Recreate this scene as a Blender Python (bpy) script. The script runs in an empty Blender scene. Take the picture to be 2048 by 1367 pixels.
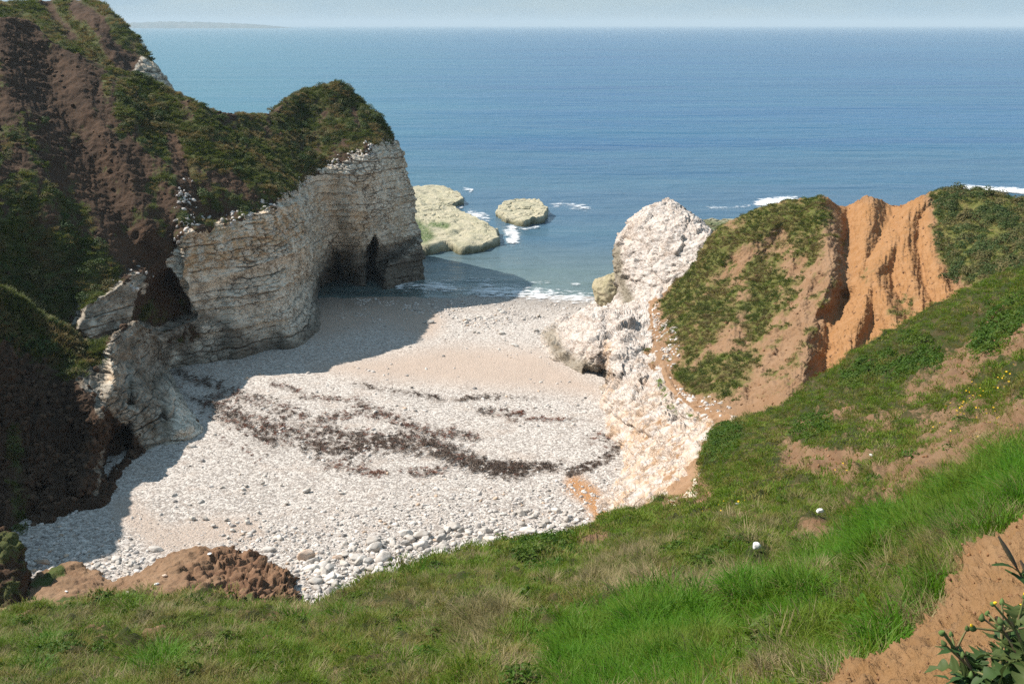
import bpy, math
import numpy as np
from mathutils import Vector

# ------------------------------------------------------------------ camera, world, sun, exposure
FPX, PX0, PY0 = 1967.0, 1024.0, 683.5          # focal length and centre of the photograph in its pixels
H = 32.0                                       # eye height over the sea
PITCH = math.atan((PY0 - 50.0) / FPX)
SUN_EL, SUN_AZ = math.radians(46.5), math.radians(-75.0)   # azimuth from +Y, negative to the left
sc = bpy.context.scene
C = sc.collection
cam = bpy.data.cameras.new('camera')
cam.sensor_width = 36.0
cam.lens = FPX * 36.0 / 2048.0
cam.clip_start, cam.clip_end = 0.1, 60000.0
camo = bpy.data.objects.new('camera', cam)
C.objects.link(camo)
camo.location = (0, 0, H)
camo.rotation_euler = (math.pi / 2 - PITCH, 0, 0)
sc.camera = camo

world = bpy.data.worlds.new('World')
sc.world = world
world.use_nodes = True
wn, wl = world.node_tree.nodes, world.node_tree.links
bg = wn['Background']
sky = wn.new('ShaderNodeTexSky')
sky.sky_type = 'NISHITA'
sky.sun_disc = False
sky.sun_elevation = SUN_EL
sky.sun_rotation = SUN_AZ
sky.altitude = 30.0
sky.air_density, sky.dust_density, sky.ozone_density = 1.0, 0.3, 2.5
bg.inputs['Strength'].default_value = 0.072
# thin bright veil of high cloud over the whole sky
wtc = wn.new('ShaderNodeTexCoord')
wmp = wn.new('ShaderNodeMapping')
wmp.inputs['Scale'].default_value = (2.5, 2.5, 14.0)
wno = wn.new('ShaderNodeTexNoise')
wno.inputs['Scale'].default_value, wno.inputs['Detail'].default_value, wno.inputs['Roughness'].default_value = 1.6, 6.0, 0.6
wmr = wn.new('ShaderNodeMapRange')
wmr.inputs[1].default_value, wmr.inputs[2].default_value, wmr.inputs[3].default_value, wmr.inputs[4].default_value = 0.4, 0.68, 0.72, 0.97
wmx = wn.new('ShaderNodeMix')
wmx.data_type = 'RGBA'
wmx.inputs[7].default_value = (2.45, 3.75, 4.8, 1)
wl.new(wtc.outputs['Generated'], wmp.inputs['Vector'])
wl.new(wmp.outputs[0], wno.inputs['Vector'])
wl.new(wno.outputs['Fac'], wmr.inputs[0])
wl.new(wmr.outputs[0], wmx.inputs[0])
wl.new(sky.outputs['Color'], wmx.inputs[6])
wl.new(wmx.outputs[2], bg.inputs['Color'])

sun = bpy.data.lights.new('sun', 'SUN')
sun.energy, sun.angle, sun.color = 4.4, math.radians(0.5), (1.0, 0.93, 0.84)
suno = bpy.data.objects.new('sun', sun)
C.objects.link(suno)
TO_SUN = Vector((math.cos(SUN_EL) * math.sin(SUN_AZ), math.cos(SUN_EL) * math.cos(SUN_AZ), math.sin(SUN_EL)))
suno.rotation_euler = TO_SUN.to_track_quat('Z', 'Y').to_euler()
suno.location = (-60, 40, 80)

sc.view_settings.view_transform = 'Standard'
sc.view_settings.look = 'None'
sc.view_settings.gamma = 1.0
sc.view_settings.use_curve_mapping = False
sc.view_settings.exposure = 0.84
sc.cycles.use_denoising = False
sc.cycles.max_bounces = 4
sc.cycles.diffuse_bounces = 2
sc.cycles.glossy_bounces = 2
sc.cycles.transparent_max_bounces = 12

# ------------------------------------------------------------------ numeric helpers
R = np.random.default_rng(7)
SP, CP = math.sin(PITCH), math.cos(PITCH)
f4 = np.float32


def ray(px):
    """direction (depth 1 along the optical axis) of photograph pixels (...,2)"""
    u = (px[..., 0] - PX0) / FPX
    v = (PY0 - px[..., 1]) / FPX
    return np.stack([u, CP + v * SP, -SP + v * CP], -1)


def at(px, t):
    p = ray(px) * t[..., None]
    p[..., 2] += H
    return p


def at_z(px, z):
    d = ray(px)
    return at(px, (z - H) / d[..., 2])


def project(P):
    x, y, z = P[..., 0], P[..., 1], P[..., 2] - H
    dep = y * CP - z * SP
    up = y * SP + z * CP
    return np.stack([PX0 + FPX * x / dep, PY0 - FPX * up / dep], -1)


def sstep(a, b, x):
    q = np.clip((x - a) / (b - a), 0, 1)
    return q * q * (3 - 2 * q)


_perm = np.random.default_rng(3).permutation(256).astype(np.int32)
_perm = np.concatenate([_perm, _perm, _perm])
_g = np.random.default_rng(4).normal(size=(256, 3))
_g = (_g / np.linalg.norm(_g, axis=1, keepdims=True)).astype(f4)


def perlin(p):
    sh = p.shape[:-1]
    p = p.reshape(-1, 3).astype(f4)
    i = np.floor(p).astype(np.int32)
    f = p - i
    i &= 255
    w = f * f * f * (f * (f * 6 - 15) + 10)
    out = np.zeros(len(p), f4)
    for a in (0, 1):
        wa = w[:, 0] if a else 1 - w[:, 0]
        pa = _perm[i[:, 0] + a]
        for b in (0, 1):
            wb = wa * (w[:, 1] if b else 1 - w[:, 1])
            pb = _perm[pa + i[:, 1] + b]
            for c in (0, 1):
                g = _g[_perm[pb + i[:, 2] + c]]
                d = g[:, 0] * (f[:, 0] - a) + g[:, 1] * (f[:, 1] - b) + g[:, 2] * (f[:, 2] - c)
                out += d * wb * (w[:, 2] if c else 1 - w[:, 2])
    return (out * 1.6).reshape(sh)


def fbm(p, scale, octs=4, gain=0.5, seed=0.0, billow=False):
    q = p / scale + seed * 17.31
    a, s, o = 1.0, 0.0, 0.0
    for _ in range(octs):
        n = perlin(q)
        o = o + a * ((np.abs(n) * 2 - 0.6) if billow else n)
        s += a
        a *= gain
        q = q * 2.03 + 5.7
    return o / s


def hash1(*k):
    h = np.zeros(k[0].shape, np.float64)
    for m, a in zip((12.9898, 78.233, 37.719), k):
        h = h + a * m
    h = np.sin(h) * 43758.5453
    return h - np.floor(h)


def facets(p, scale, seed=0, flat=(1, 1, 1), tilt=0.9):
    """broken rock: every Voronoi cell is a tilted facet; returns offset (about -0.5..0.5, in cells) and closeness to a cell edge"""
    sh = p.shape[:-1]
    q = (p.reshape(-1, 3) / (scale * np.asarray(flat)) + seed * 13.7).astype(f4)
    b = np.floor(q - 0.5)
    d1 = np.full(len(q), 9.0, f4)
    d2 = np.full(len(q), 9.0, f4)
    off = np.zeros(len(q), f4)
    for a in range(8):
        c = b + np.array([a & 1, a >> 1 & 1, a >> 2], f4)
        i = c.astype(np.int32) & 255
        k = _perm[_perm[_perm[i[:, 0]] + i[:, 1]] + i[:, 2]]
        g, g2 = _g[k], _g[_perm[k]]
        r = q - c - 0.5 - 0.42 * g
        d = np.einsum('ij,ij->i', r, r)
        nearer = d < d1
        d2 = np.where(nearer, d1, np.minimum(d2, d))
        o = tilt * np.einsum('ij,ij->i', g2, r) + 0.45 * g2[:, 0]
        off = np.where(nearer, o, off)
        d1 = np.where(nearer, d, d1)
    e = np.sqrt(d2) - np.sqrt(d1)
    return off.reshape(sh), e.reshape(sh)


def seg_dist(px, line):
    """distance of pixels to a polyline"""
    best = np.full(px.shape[:-1], 1e9)
    L = np.asarray(line, float)
    if len(L) == 1:
        return np.hypot(px[..., 0] - L[0, 0], px[..., 1] - L[0, 1])
    for a, b in zip(L[:-1], L[1:]):
        d = b - a
        q = np.clip(((px - a) @ d) / (d @ d + 1e-9), 0, 1)
        best = np.minimum(best, np.hypot(px[..., 0] - a[0] - q * d[0], px[..., 1] - a[1] - q * d[1]))
    return best


def stroke(px, line, r, soft=0.6):
    """1 on the polyline, 0 beyond r pixels"""
    return 1 - sstep(r * (1 - soft), r, seg_dist(px, line))


def inside(px, poly, soft):
    """soft polygon mask"""
    L = np.asarray(poly, float)
    ins = np.zeros(px.shape[:-1], bool)
    x, y = px[..., 0], px[..., 1]
    for a, b in zip(L, np.roll(L, -1, 0)):
        if a[1] == b[1]:
            continue
        c = ((a[1] > y) != (b[1] > y)) & (x < (b[0] - a[0]) * (y - a[1]) / (b[1] - a[1]) + a[0])
        ins ^= c
    d = seg_dist(px, np.vstack([L, L[:1]]))
    return sstep(-soft, soft, np.where(ins, d, -d))


def rbf(ctrl):
    """thin-plate spline through (px, py, t), in 1/t so that planes stay planes"""
    c = np.asarray(ctrl, float)
    q, val = c[:, :2] / 1000.0, 100.0 / c[:, 2]
    n = len(q)

    def ker(d2):
        return 0.5 * d2 * np.log(d2 + 1e-12)
    d2 = ((q[:, None] - q[None]) ** 2).sum(-1)
    A = np.zeros((n + 3, n + 3))
    A[:n, :n] = ker(d2) + 1e-4 * np.eye(n)
    A[:n, n], A[:n, n + 1:] = 1, q
    A[n, :n], A[n + 1:, :n] = 1, q.T
    w = np.linalg.solve(A, np.concatenate([val, np.zeros(3)]))

    def raw(px):
        s = px.reshape(-1, 2) / 1000.0
        o = w[n] + s @ w[n + 1:]
        for k in range(n):
            o = o + w[k] * ker(((s - q[k]) ** 2).sum(-1))
        return o.reshape(px.shape[:-1])

    def f(px):
        if px.ndim == 3:
            iu = np.unique(np.r_[np.arange(0, px.shape[0], 4), px.shape[0] - 1])
            iv = np.unique(np.r_[np.arange(0, px.shape[1], 4), px.shape[1] - 1])
            o = raw(px[np.ix_(iu, iv)])
            for ax, ii in ((0, iu), (1, iv)):
                x = np.arange(px.shape[ax])
                k = np.clip(np.searchsorted(ii, x, 'right') - 1, 0, len(ii) - 2)
                fr = (x - ii[k]) / (ii[k + 1] - ii[k])
                fr = fr[:, None] if ax == 0 else fr[None]
                o = o.take(k, ax) * (1 - fr) + o.take(k + 1, ax) * fr
        else:
            o = raw(px)
        return 100.0 / np.maximum(o, 0.2)
    return f


def catmull(K, n):
    """resample (k, ...) stations to n along axis 0"""
    K = np.asarray(K, float)
    k = len(K)
    x = np.linspace(0, k - 1, n)
    i = np.clip(np.floor(x).astype(int), 0, k - 2)
    f = (x - i).reshape(-1, *([1] * (K.ndim - 1)))
    p0, p1, p2, p3 = K[np.clip(i - 1, 0, k - 1)], K[i], K[i + 1], K[np.clip(i + 2, 0, k - 1)]
    m1, m2 = (p2 - p0) / 2, (p3 - p1) / 2
    return ((2 * f**3 - 3 * f**2 + 1) * p1 + (f**3 - 2 * f**2 + f) * m1 + (-2 * f**3 + 3 * f**2) * p2 + (f**3 - f**2) * m2)


def resample(line, n):
    L = np.asarray(line, float)
    d = np.r_[0, np.cumsum(np.hypot(*np.diff(L, axis=0).T))]
    s = np.linspace(0, d[-1], n)
    return np.stack([np.interp(s, d, L[:, 0]), np.interp(s, d, L[:, 1])], -1)


def net(stations, nu, nv):
    """pixel grid (nu, nv, 2) lofted through the stations' polylines"""
    return catmull([resample(s, nv) for s in stations], nu)


def skirt(P, px, side, offs, n):
    """continue a sheet past one border, through the offsets given in metres"""
    if side in ('u0', 'u1'):
        P, px = P.transpose(1, 0, 2), px.transpose(1, 0, 2)
    e = P[:, -1] if side[1] == '1' else P[:, 0]
    K = np.concatenate([[[0, 0, 0]], np.asarray(offs, float)])
    o = catmull(K, n + 1)[1:]
    add = e[:, None, :] + o[None]
    pe = px[:, -1:] if side[1] == '1' else px[:, :1]
    padd = np.repeat(pe, n, 1)
    if side[1] == '1':
        P, px = np.concatenate([P, add], 1), np.concatenate([px, padd], 1)
    else:
        P, px = np.concatenate([add[:, ::-1], P], 1), np.concatenate([padd, px], 1)
    if side in ('u0', 'u1'):
        P, px = P.transpose(1, 0, 2), px.transpose(1, 0, 2)
    return P, px


def normals(P, out):
    du = np.gradient(P, axis=0)
    dv = np.gradient(P, axis=1)
    n = np.cross(du, dv)
    n /= np.linalg.norm(n, axis=-1, keepdims=True) + 1e-12
    s = np.sign(np.median((n * np.asarray(out)).sum(-1)))
    return n * (s if s else 1)


def blur(A, it=1):
    for _ in range(it):
        for ax in (0, 1):
            B = np.concatenate([A.take([0], ax), A, A.take([-1], ax)], ax)
            n = A.shape[ax]
            A = 0.25 * B.take(range(0, n), ax) + 0.5 * B.take(range(1, n + 1), ax) + 0.25 * B.take(range(2, n + 2), ax)
    return A


# ------------------------------------------------------------------ object helpers
def tag(o, label=None, cat=None, group=None, kind=None):
    for k, v in (('label', label), ('category', cat), ('group', group), ('kind', kind)):
        if v:
            o[k] = v
    return o


def mesh_from(name, V, F, smooth=True):
    V = np.ascontiguousarray(V, f4)
    F = np.ascontiguousarray(F, np.int32)
    me = bpy.data.meshes.new(name)
    k = F.shape[1]
    me.vertices.add(len(V))
    me.vertices.foreach_set('co', V.ravel())
    me.loops.add(F.size)
    me.loops.foreach_set('vertex_index', F.ravel())
    me.polygons.add(len(F))
    me.polygons.foreach_set('loop_start', np.arange(0, F.size, k, dtype=np.int32))
    me.polygons.foreach_set('use_smooth', np.full(len(F), smooth))
    me.update()
    me.validate()
    return me


def put(name, me, mat=None, parent=None):
    o = bpy.data.objects.new(name, me)
    if mat is not None and not me.materials:
        me.materials.append(mat)
    C.objects.link(o)
    if parent:
        o.parent = parent
    return o


def grid_faces(nu, nv):
    i = np.arange(nu * nv).reshape(nu, nv)
    return np.stack([i[:-1, :-1], i[1:, :-1], i[1:, 1:], i[:-1, 1:]], -1).reshape(-1, 4)


def grid_obj(name, P, mat, zone=None, tone=None, out=(0, -1, 1)):
    F = grid_faces(*P.shape[:2])
    n = np.cross(P[1:, :-1] - P[:-1, :-1], P[:-1, 1:] - P[:-1, :-1])
    if np.median((n * np.asarray(out)).sum(-1)) < 0:
        F = F[:, ::-1]
    me = mesh_from(name, P.reshape(-1, 3), F)
    for nm, Z in (('zone', zone), ('tone', tone)):
        if Z is not None:
            a = me.attributes.new(nm, 'FLOAT_COLOR', 'POINT')
            a.data.foreach_set('color', np.ascontiguousarray(np.clip(Z, 0, 1), f4).ravel())
    return put(name, me, mat)


def pack(*ch):
    z = np.zeros(ch[0].shape + (4,), f4)
    for k, c in enumerate(ch):
        z[..., k] = c
    return z


def sample(P, w, n, rng=R):
    """n random points on a grid sheet, density w per unit of area; returns points, normals and (i,j)"""
    a = np.linalg.norm(np.cross(P[1:, :-1] - P[:-1, :-1], P[:-1, 1:] - P[:-1, :-1]), axis=-1)
    p = (a * w[:-1, :-1]).ravel()
    p = p / p.sum()
    k = rng.choice(len(p), n, p=p)
    i, j = np.divmod(k, P.shape[1] - 1)
    s, t = rng.random((2, n, 1))
    X = (P[i, j] * (1 - s) + P[i + 1, j] * s) * (1 - t) + (P[i, j + 1] * (1 - s) + P[i + 1, j + 1] * s) * t
    return X, i, j


# ------------------------------------------------------------------ materials
class NT:
    def __init__(s, name):
        s.m = bpy.data.materials.new(name)
        s.m.use_nodes = True
        s.t = s.m.node_tree
        s.n, s.l = s.t.nodes, s.t.links
        s.b = s.n['Principled BSDF']
        s.out = s.n['Material Output']

    def put(s, sock, v):
        if isinstance(v, bpy.types.NodeSocket):
            s.l.new(v, sock)
        elif isinstance(v, (tuple, list)) and len(v) == 3 and sock.type == 'RGBA':
            sock.default_value = (*v, 1)
        else:
            sock.default_value = v

    def pos(s):
        return s.n.new('ShaderNodeNewGeometry').outputs['Position']

    def attr(s, name, ch=None):
        a = s.n.new('ShaderNodeAttribute')
        a.attribute_name = name
        if ch is None:
            return a.outputs['Fac']
        sp = s.n.new('ShaderNodeSeparateColor')
        s.l.new(a.outputs['Color'], sp.inputs[0])
        return sp.outputs[ch]

    def noise(s, scale, detail=4.0, rough=0.6, vec=None, dist=0.0):
        x = s.n.new('ShaderNodeTexNoise')
        s.put(x.inputs['Vector'], vec if vec is not None else s.pos())
        x.inputs['Scale'].default_value = scale
        x.inputs['Detail'].default_value = detail
        x.inputs['Roughness'].default_value = rough
        x.inputs['Distortion'].default_value = dist
        return x.outputs['Fac']

    def voro(s, scale, feature='F1', out='Distance', vec=None):
        x = s.n.new('ShaderNodeTexVoronoi')
        x.feature = feature
        s.put(x.inputs['Vector'], vec if vec is not None else s.pos())
        x.inputs['Scale'].default_value = scale
        return x.outputs[out]

    def math(s, op, a, b=0.0):
        x = s.n.new('ShaderNodeMath')
        x.operation = op
        s.put(x.inputs[0], a)
        s.put(x.inputs[1], b)
        return x.outputs[0]

    def ramp(s, v, a, b, lo=0.0, hi=1.0):
        x = s.n.new('ShaderNodeMapRange')
        x.interpolation_type = 'SMOOTHSTEP'
        for k, q in zip((0, 1, 2, 3, 4), (v, a, b, lo, hi)):
            s.put(x.inputs[k], q)
        return x.outputs[0]

    def mix(s, f, a, b, mode='MIX'):
        x = s.n.new('ShaderNodeMix')
        x.data_type = 'RGBA'
        x.blend_type = mode
        s.put(x.inputs[0], f)
        s.put(x.inputs[6], a)
        s.put(x.inputs[7], b)
        return x.outputs[2]

    def bump(s, h, strength, dist, normal=None):
        x = s.n.new('ShaderNodeBump')
        x.inputs['Strength'].default_value = strength
        x.inputs['Distance'].default_value = dist
        s.put(x.inputs['Height'], h)
        if normal is not None:
            s.put(x.inputs['Normal'], normal)
        return x.outputs[0]

    def scaled(s, sx, sy, sz):
        x = s.n.new('ShaderNodeVectorMath')
        x.operation = 'MULTIPLY'
        s.l.new(s.pos(), x.inputs[0])
        x.inputs[1].default_value = (sx, sy, sz)
        return x.outputs[0]

    def finish(s, col, rough=0.9, normal=None, spec=0.2):
        s.put(s.b.inputs['Base Color'], col)
        s.put(s.b.inputs['Roughness'], rough)
        s.b.inputs['Specular IOR Level'].default_value = spec
        if normal is not None:
            s.put(s.b.inputs['Normal'], normal)
        return s.m


def terrain_mat(name, earth, turf, chalk, stain, fine=1.0, chalk_var=0.5, streak=0.42, crack=0.42, soft=0.27):
    """zone: R turf, G chalk, B joints and dirt, A wet dark band; tone.R shifts the earth colour"""
    m = NT(name)
    zr, zg, zb = (m.attr('zone', k) for k in (0, 1, 2))
    tr, tg, tb = (m.attr('tone', k) for k in (0, 1, 2))
    n1 = m.noise(0.45 * fine, 6, 0.65)
    n2 = m.noise(3.2 * fine, 5, 0.7)
    n3 = m.noise(16.0 * fine, 4, 0.7)
    e = m.mix(m.ramp(n1, 0.35, 0.65), earth[0], earth[1])
    e2 = m.mix(m.ramp(m.noise(0.9 * fine, 5, 0.7), 0.35, 0.7), earth[2], tuple(0.45 * p + 0.75 * q for p, q in zip(earth[1], earth[2])))
    e = m.mix(tr, e, e2)
    e = m.mix(m.ramp(n2, 0.55, 0.75, 0, 0.6), e, earth[1])
    t = m.mix(m.ramp(n2, 0.35, 0.65), turf[0], turf[1])
    t = m.mix(m.ramp(n1, 0.48, 0.66, 0, 0.7), t, turf[2])
    c = m.mix(m.ramp(n2, 0.3, 0.7, 0, chalk_var), chalk[0], chalk[1])
    c = m.mix(m.math('MULTIPLY', tg, m.ramp(m.noise(1.1 * fine, 5, 0.7), 0.36, 0.6)), c, stain[0])
    jf = m.math('ADD', m.math('MULTIPLY', zb, 1.0), m.ramp(n3, 0.62, 0.8, 0, 0.25))
    c = m.mix(m.ramp(m.noise(0.8 * fine, 5, 0.75, vec=m.scaled(1.0, 1.0, 0.22)), 0.5, 0.75, 0, streak), c, stain[1])
    wv = m.n.new('ShaderNodeVectorMath')
    wv.operation = 'ADD'
    m.l.new(m.scaled(1.0, 1.0, 1.5), wv.inputs[0])
    wn3 = m.n.new('ShaderNodeTexNoise')
    wn3.inputs['Scale'].default_value = 1.5
    m.l.new(m.pos(), wn3.inputs['Vector'])
    wsc = m.n.new('ShaderNodeVectorMath')
    wsc.operation = 'SCALE'
    wsc.inputs['Scale'].default_value = 0.7
    m.l.new(wn3.outputs['Color'], wsc.inputs[0])
    m.l.new(wsc.outputs[0], wv.inputs[1])
    ck1 = m.voro(1.5 * fine, 'DISTANCE_TO_EDGE', vec=wv.outputs[0])
    ck2 = m.voro(3.6 * fine, 'DISTANCE_TO_EDGE', vec=wv.outputs[0])
    ck = m.math('MAXIMUM', m.math('MULTIPLY', m.ramp(ck1, 0.0, 0.07, 1, 0), m.ramp(n1, 0.35, 0.55)), m.math('MULTIPLY', m.ramp(ck2, 0.0, 0.09, 1, 0), m.ramp(m.noise(0.9 * fine, 3, 0.6), 0.45, 0.62)))
    c = m.mix(m.math('MULTIPLY', ck, crack), c, stain[1])
    c = m.mix(jf, c, stain[1])
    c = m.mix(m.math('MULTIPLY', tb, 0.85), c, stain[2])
    kt = m.ramp(m.math('ADD', zr, m.math('MULTIPLY', m.math('SUBTRACT', n2, 0.5), 0.9)), 0.485 - soft / 2, 0.485 + soft / 2)
    kc = m.ramp(m.math('ADD', zg, m.math('MULTIPLY', m.math('SUBTRACT', n2, 0.5), 0.5)), 0.4, 0.6)
    col = m.mix(kt, m.mix(kc, e, c), t)
    hgt = m.math('ADD', m.math('MULTIPLY', n2, 0.7), m.math('MULTIPLY', n3, 0.3))
    hgt = m.math('SUBTRACT', hgt, m.math('MULTIPLY', m.math('MULTIPLY', ck, kc), 0.35))
    return m.finish(col, 0.92, m.bump(hgt, 0.9, 0.14 / fine), 0.15)


def plain_mat(name, a, b, scale=3.0, rough=0.9, bump=0.05, spec=0.2, obj=True, bscale=None):
    """two colours by noise, shifted for each object"""
    m = NT(name)
    oi = m.n.new('ShaderNodeObjectInfo')
    n = m.noise(scale, 5, 0.65)
    c = m.mix(m.ramp(n, 0.35, 0.65), a, b)
    if obj:
        h = m.n.new('ShaderNodeHueSaturation')
        m.put(h.inputs['Value'], m.ramp(oi.outputs['Random'], 0, 1, 0.70, 1.12))
        m.put(h.inputs['Color'], c)
        c = h.outputs[0]
    return m.finish(c, rough, m.bump(m.noise(bscale or scale * 4, 4, 0.7), 0.7, bump), spec)


def leaf_mat(name, green, dry, dryness=0.5, patch=0.35, trans=0.35):
    """blade colours: patches by the tuft's place, variety by tuft"""
    m = NT(name)
    oi = m.n.new('ShaderNodeObjectInfo')
    n = m.noise(patch, 3, 0.6, vec=oi.outputs['Location'])
    k = m.math('ADD', m.ramp(n, 0.42, 0.66), m.math('MULTIPLY', m.math('SUBTRACT', oi.outputs['Random'], 0.5), 0.55))
    k = m.math('ADD', k, m.math('MULTIPLY', m.math('SUBTRACT', m.attr('tint'), 0.5), 0.5))
    k = m.math('MULTIPLY', m.ramp(k, 0.1, 1.0), dryness * 2)
    g = m.mix(oi.outputs['Random'], green[0], green[1])
    c = m.mix(m.math('MINIMUM', k, 1.0), g, dry)
    m.finish(c, 0.6, None, 0.25)
    tr = m.n.new('ShaderNodeBsdfTranslucent')
    m.put(tr.inputs['Color'], c)
    mx = m.n.new('ShaderNodeMixShader')
    mx.inputs[0].default_value = trans
    m.l.new(m.b.outputs[0], mx.inputs[1])
    m.l.new(tr.outputs[0], mx.inputs[2])
    m.l.new(mx.outputs[0], m.out.inputs['Surface'])
    return m.m


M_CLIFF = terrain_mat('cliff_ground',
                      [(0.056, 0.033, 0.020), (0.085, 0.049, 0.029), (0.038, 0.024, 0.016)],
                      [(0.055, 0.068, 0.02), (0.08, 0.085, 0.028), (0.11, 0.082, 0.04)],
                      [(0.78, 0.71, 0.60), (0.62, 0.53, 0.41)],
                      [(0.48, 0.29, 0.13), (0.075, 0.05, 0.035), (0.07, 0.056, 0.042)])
M_RIDGE = terrain_mat('ridge_chalk',
                      [(0.26, 0.158, 0.088), (0.32, 0.205, 0.125), (0.23, 0.125, 0.065)],
                      [(0.07, 0.11, 0.02), (0.11, 0.14, 0.035), (0.15, 0.13, 0.05)],
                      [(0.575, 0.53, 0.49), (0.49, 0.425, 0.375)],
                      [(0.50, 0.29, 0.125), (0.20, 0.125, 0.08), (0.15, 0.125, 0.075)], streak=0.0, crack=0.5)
M_HILL = terrain_mat('hill_ground',
                     [(0.225, 0.133, 0.073), (0.26, 0.162, 0.096), (0.285, 0.145, 0.058)],
                     [(0.10, 0.11, 0.028), (0.13, 0.125, 0.038), (0.17, 0.125, 0.05)],
                     [(0.78, 0.72, 0.65), (0.66, 0.58, 0.5)],
                     [(0.62, 0.42, 0.22), (0.25, 0.15, 0.09), (0.2, 0.15, 0.1)], soft=0.5)
M_SLOPE = terrain_mat('slope_ground',
                      [(0.155, 0.09, 0.05), (0.20, 0.125, 0.072), (0.205, 0.114, 0.047)],
                      [(0.025, 0.036, 0.008), (0.04, 0.042, 0.012), (0.075, 0.052, 0.026)],
                      [(0.78, 0.72, 0.62), (0.66, 0.58, 0.46)],
                      [(0.62, 0.42, 0.22), (0.3, 0.2, 0.12), (0.2, 0.15, 0.1)], fine=2.5)
M_ROCK = plain_mat('pale_sea_rock', (0.42, 0.36, 0.245), (0.30, 0.265, 0.165), 0.9, 0.85, 0.2, obj=False)
M_BOULDER = plain_mat('chalk_boulder', (0.60, 0.56, 0.515), (0.44, 0.39, 0.34), 2.0, 0.9, 0.04)
M_PINK = plain_mat('stained_boulder', (0.66, 0.52, 0.42), (0.58, 0.40, 0.28), 2.0, 0.9, 0.04)
M_DARKSTONE = plain_mat('grey_stone', (0.20, 0.20, 0.20), (0.13, 0.14, 0.15), 4.0, 0.8, 0.02)

# ------------------------------------------------------------------ the beach
def beach_z(x, y):
    z = np.interp(y, [10, 47, 60, 80, 100, 118, 132, 160, 220], [6.3, 4.6, 3.5, 2.3, 1.05, 0.0, -1.0, -2.6, -3.5])
    return z


def on_beach(px):
    """world points on the beach below photograph pixels"""
    px = np.asarray(px, float)
    z = np.full(px.shape[:-1], 2.0)
    for _ in range(8):
        p = at_z(px, z)
        z = beach_z(p[..., 0], p[..., 1])
    return at_z(px, z)


WRACK = [  # strand lines of seaweed in the photograph: polyline, half width, density, share of red weed
    ([(352, 742), (385, 758), (430, 770), (455, 780)], 11, 1.2, 0.05),
    ([(340, 775), (380, 795), (430, 812)], 8, 0.7, 0.1),
    ([(455, 780), (520, 806), (575, 824), (610, 832)], 15, 1.0, 0.45),
    ([(420, 805), (470, 838), (520, 868), (562, 886)], 22, 1.0, 0.25),
    ([(430, 790), (500, 835), (560, 850), (660, 850)], 18, 0.6, 0.3),
    ([(520, 850), (600, 868), (700, 866), (755, 872)], 13, 0.9, 0.25),
    ([(600, 885), (680, 896), (760, 888), (850, 893)], 17, 1.5, 0.1),
    ([(700, 880), (800, 876), (870, 886), (905, 905)], 14, 1.0, 0.15),
    ([(870, 900), (930, 918), (985, 936), (1045, 945)], 17, 1.8, 0.05),
    ([(985, 930), (1060, 934), (1116, 934)], 10, 1.6, 0.03),
    ([(545, 770), (588, 778), (612, 794), (660, 797), (705, 803)], 6, 1.1, 0.6),
    ([(640, 838), (690, 832), (740, 822), (785, 836)], 9, 1.0, 0.55),
    ([(705, 803), (745, 822), (790, 836), (810, 850), (850, 862), (900, 868), (955, 873)], 12, 1.1, 0.5),
    ([(720, 772), (790, 783), (840, 790), (888, 800)], 6, 1.1, 0.05),
    ([(908, 799), (950, 796), (1000, 793)], 6, 1.1, 0.05),
    ([(700, 768), (760, 776)], 3, 0.6, 0.1),
    ([(955, 822), (1010, 826), (1040, 834)], 10, 0.7, 0.2),
    ([(1020, 838), (1046, 828)], 9, 1.2, 0.95),
    ([(1050, 838), (1110, 840), (1155, 838)], 5, 0.9, 0.9),
    ([(1020, 795), (1075, 798)], 5, 0.5, 0.1),
    ([(650, 930), (700, 936), (735, 945), (770, 948)], 9, 0.9, 0.8),
    ([(800, 944), (850, 946), (900, 940)], 9, 0.9, 0.6),
    ([(620, 915), (680, 920), (740, 926)], 6, 0.5, 0.4),
    ([(1135, 946), (1180, 932), (1215, 915), (1238, 895)], 9, 1.5, 0.05),
    ([(1180, 880), (1205, 872), (1225, 890)], 12, 0.6, 0.5),
    ([(440, 880), (480, 890), (520, 915)], 9, 0.4, 0.7),
]


def wrack_mask(px, seed=0.0):
    q = np.concatenate([px / 14.0, np.full(px.shape[:-1] + (1,), seed)], -1)
    n = fbm(q, 1.0, 3)
    m = np.zeros(px.shape[:-1])
    for L, r, d, red in WRACK:
        dist = seg_dist(px, L)
        m = np.maximum(m, d * np.clip(1 - dist / (r * 1.3), 0, 1) * sstep(-0.25, 0.25, n + 0.1))
    return m


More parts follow.
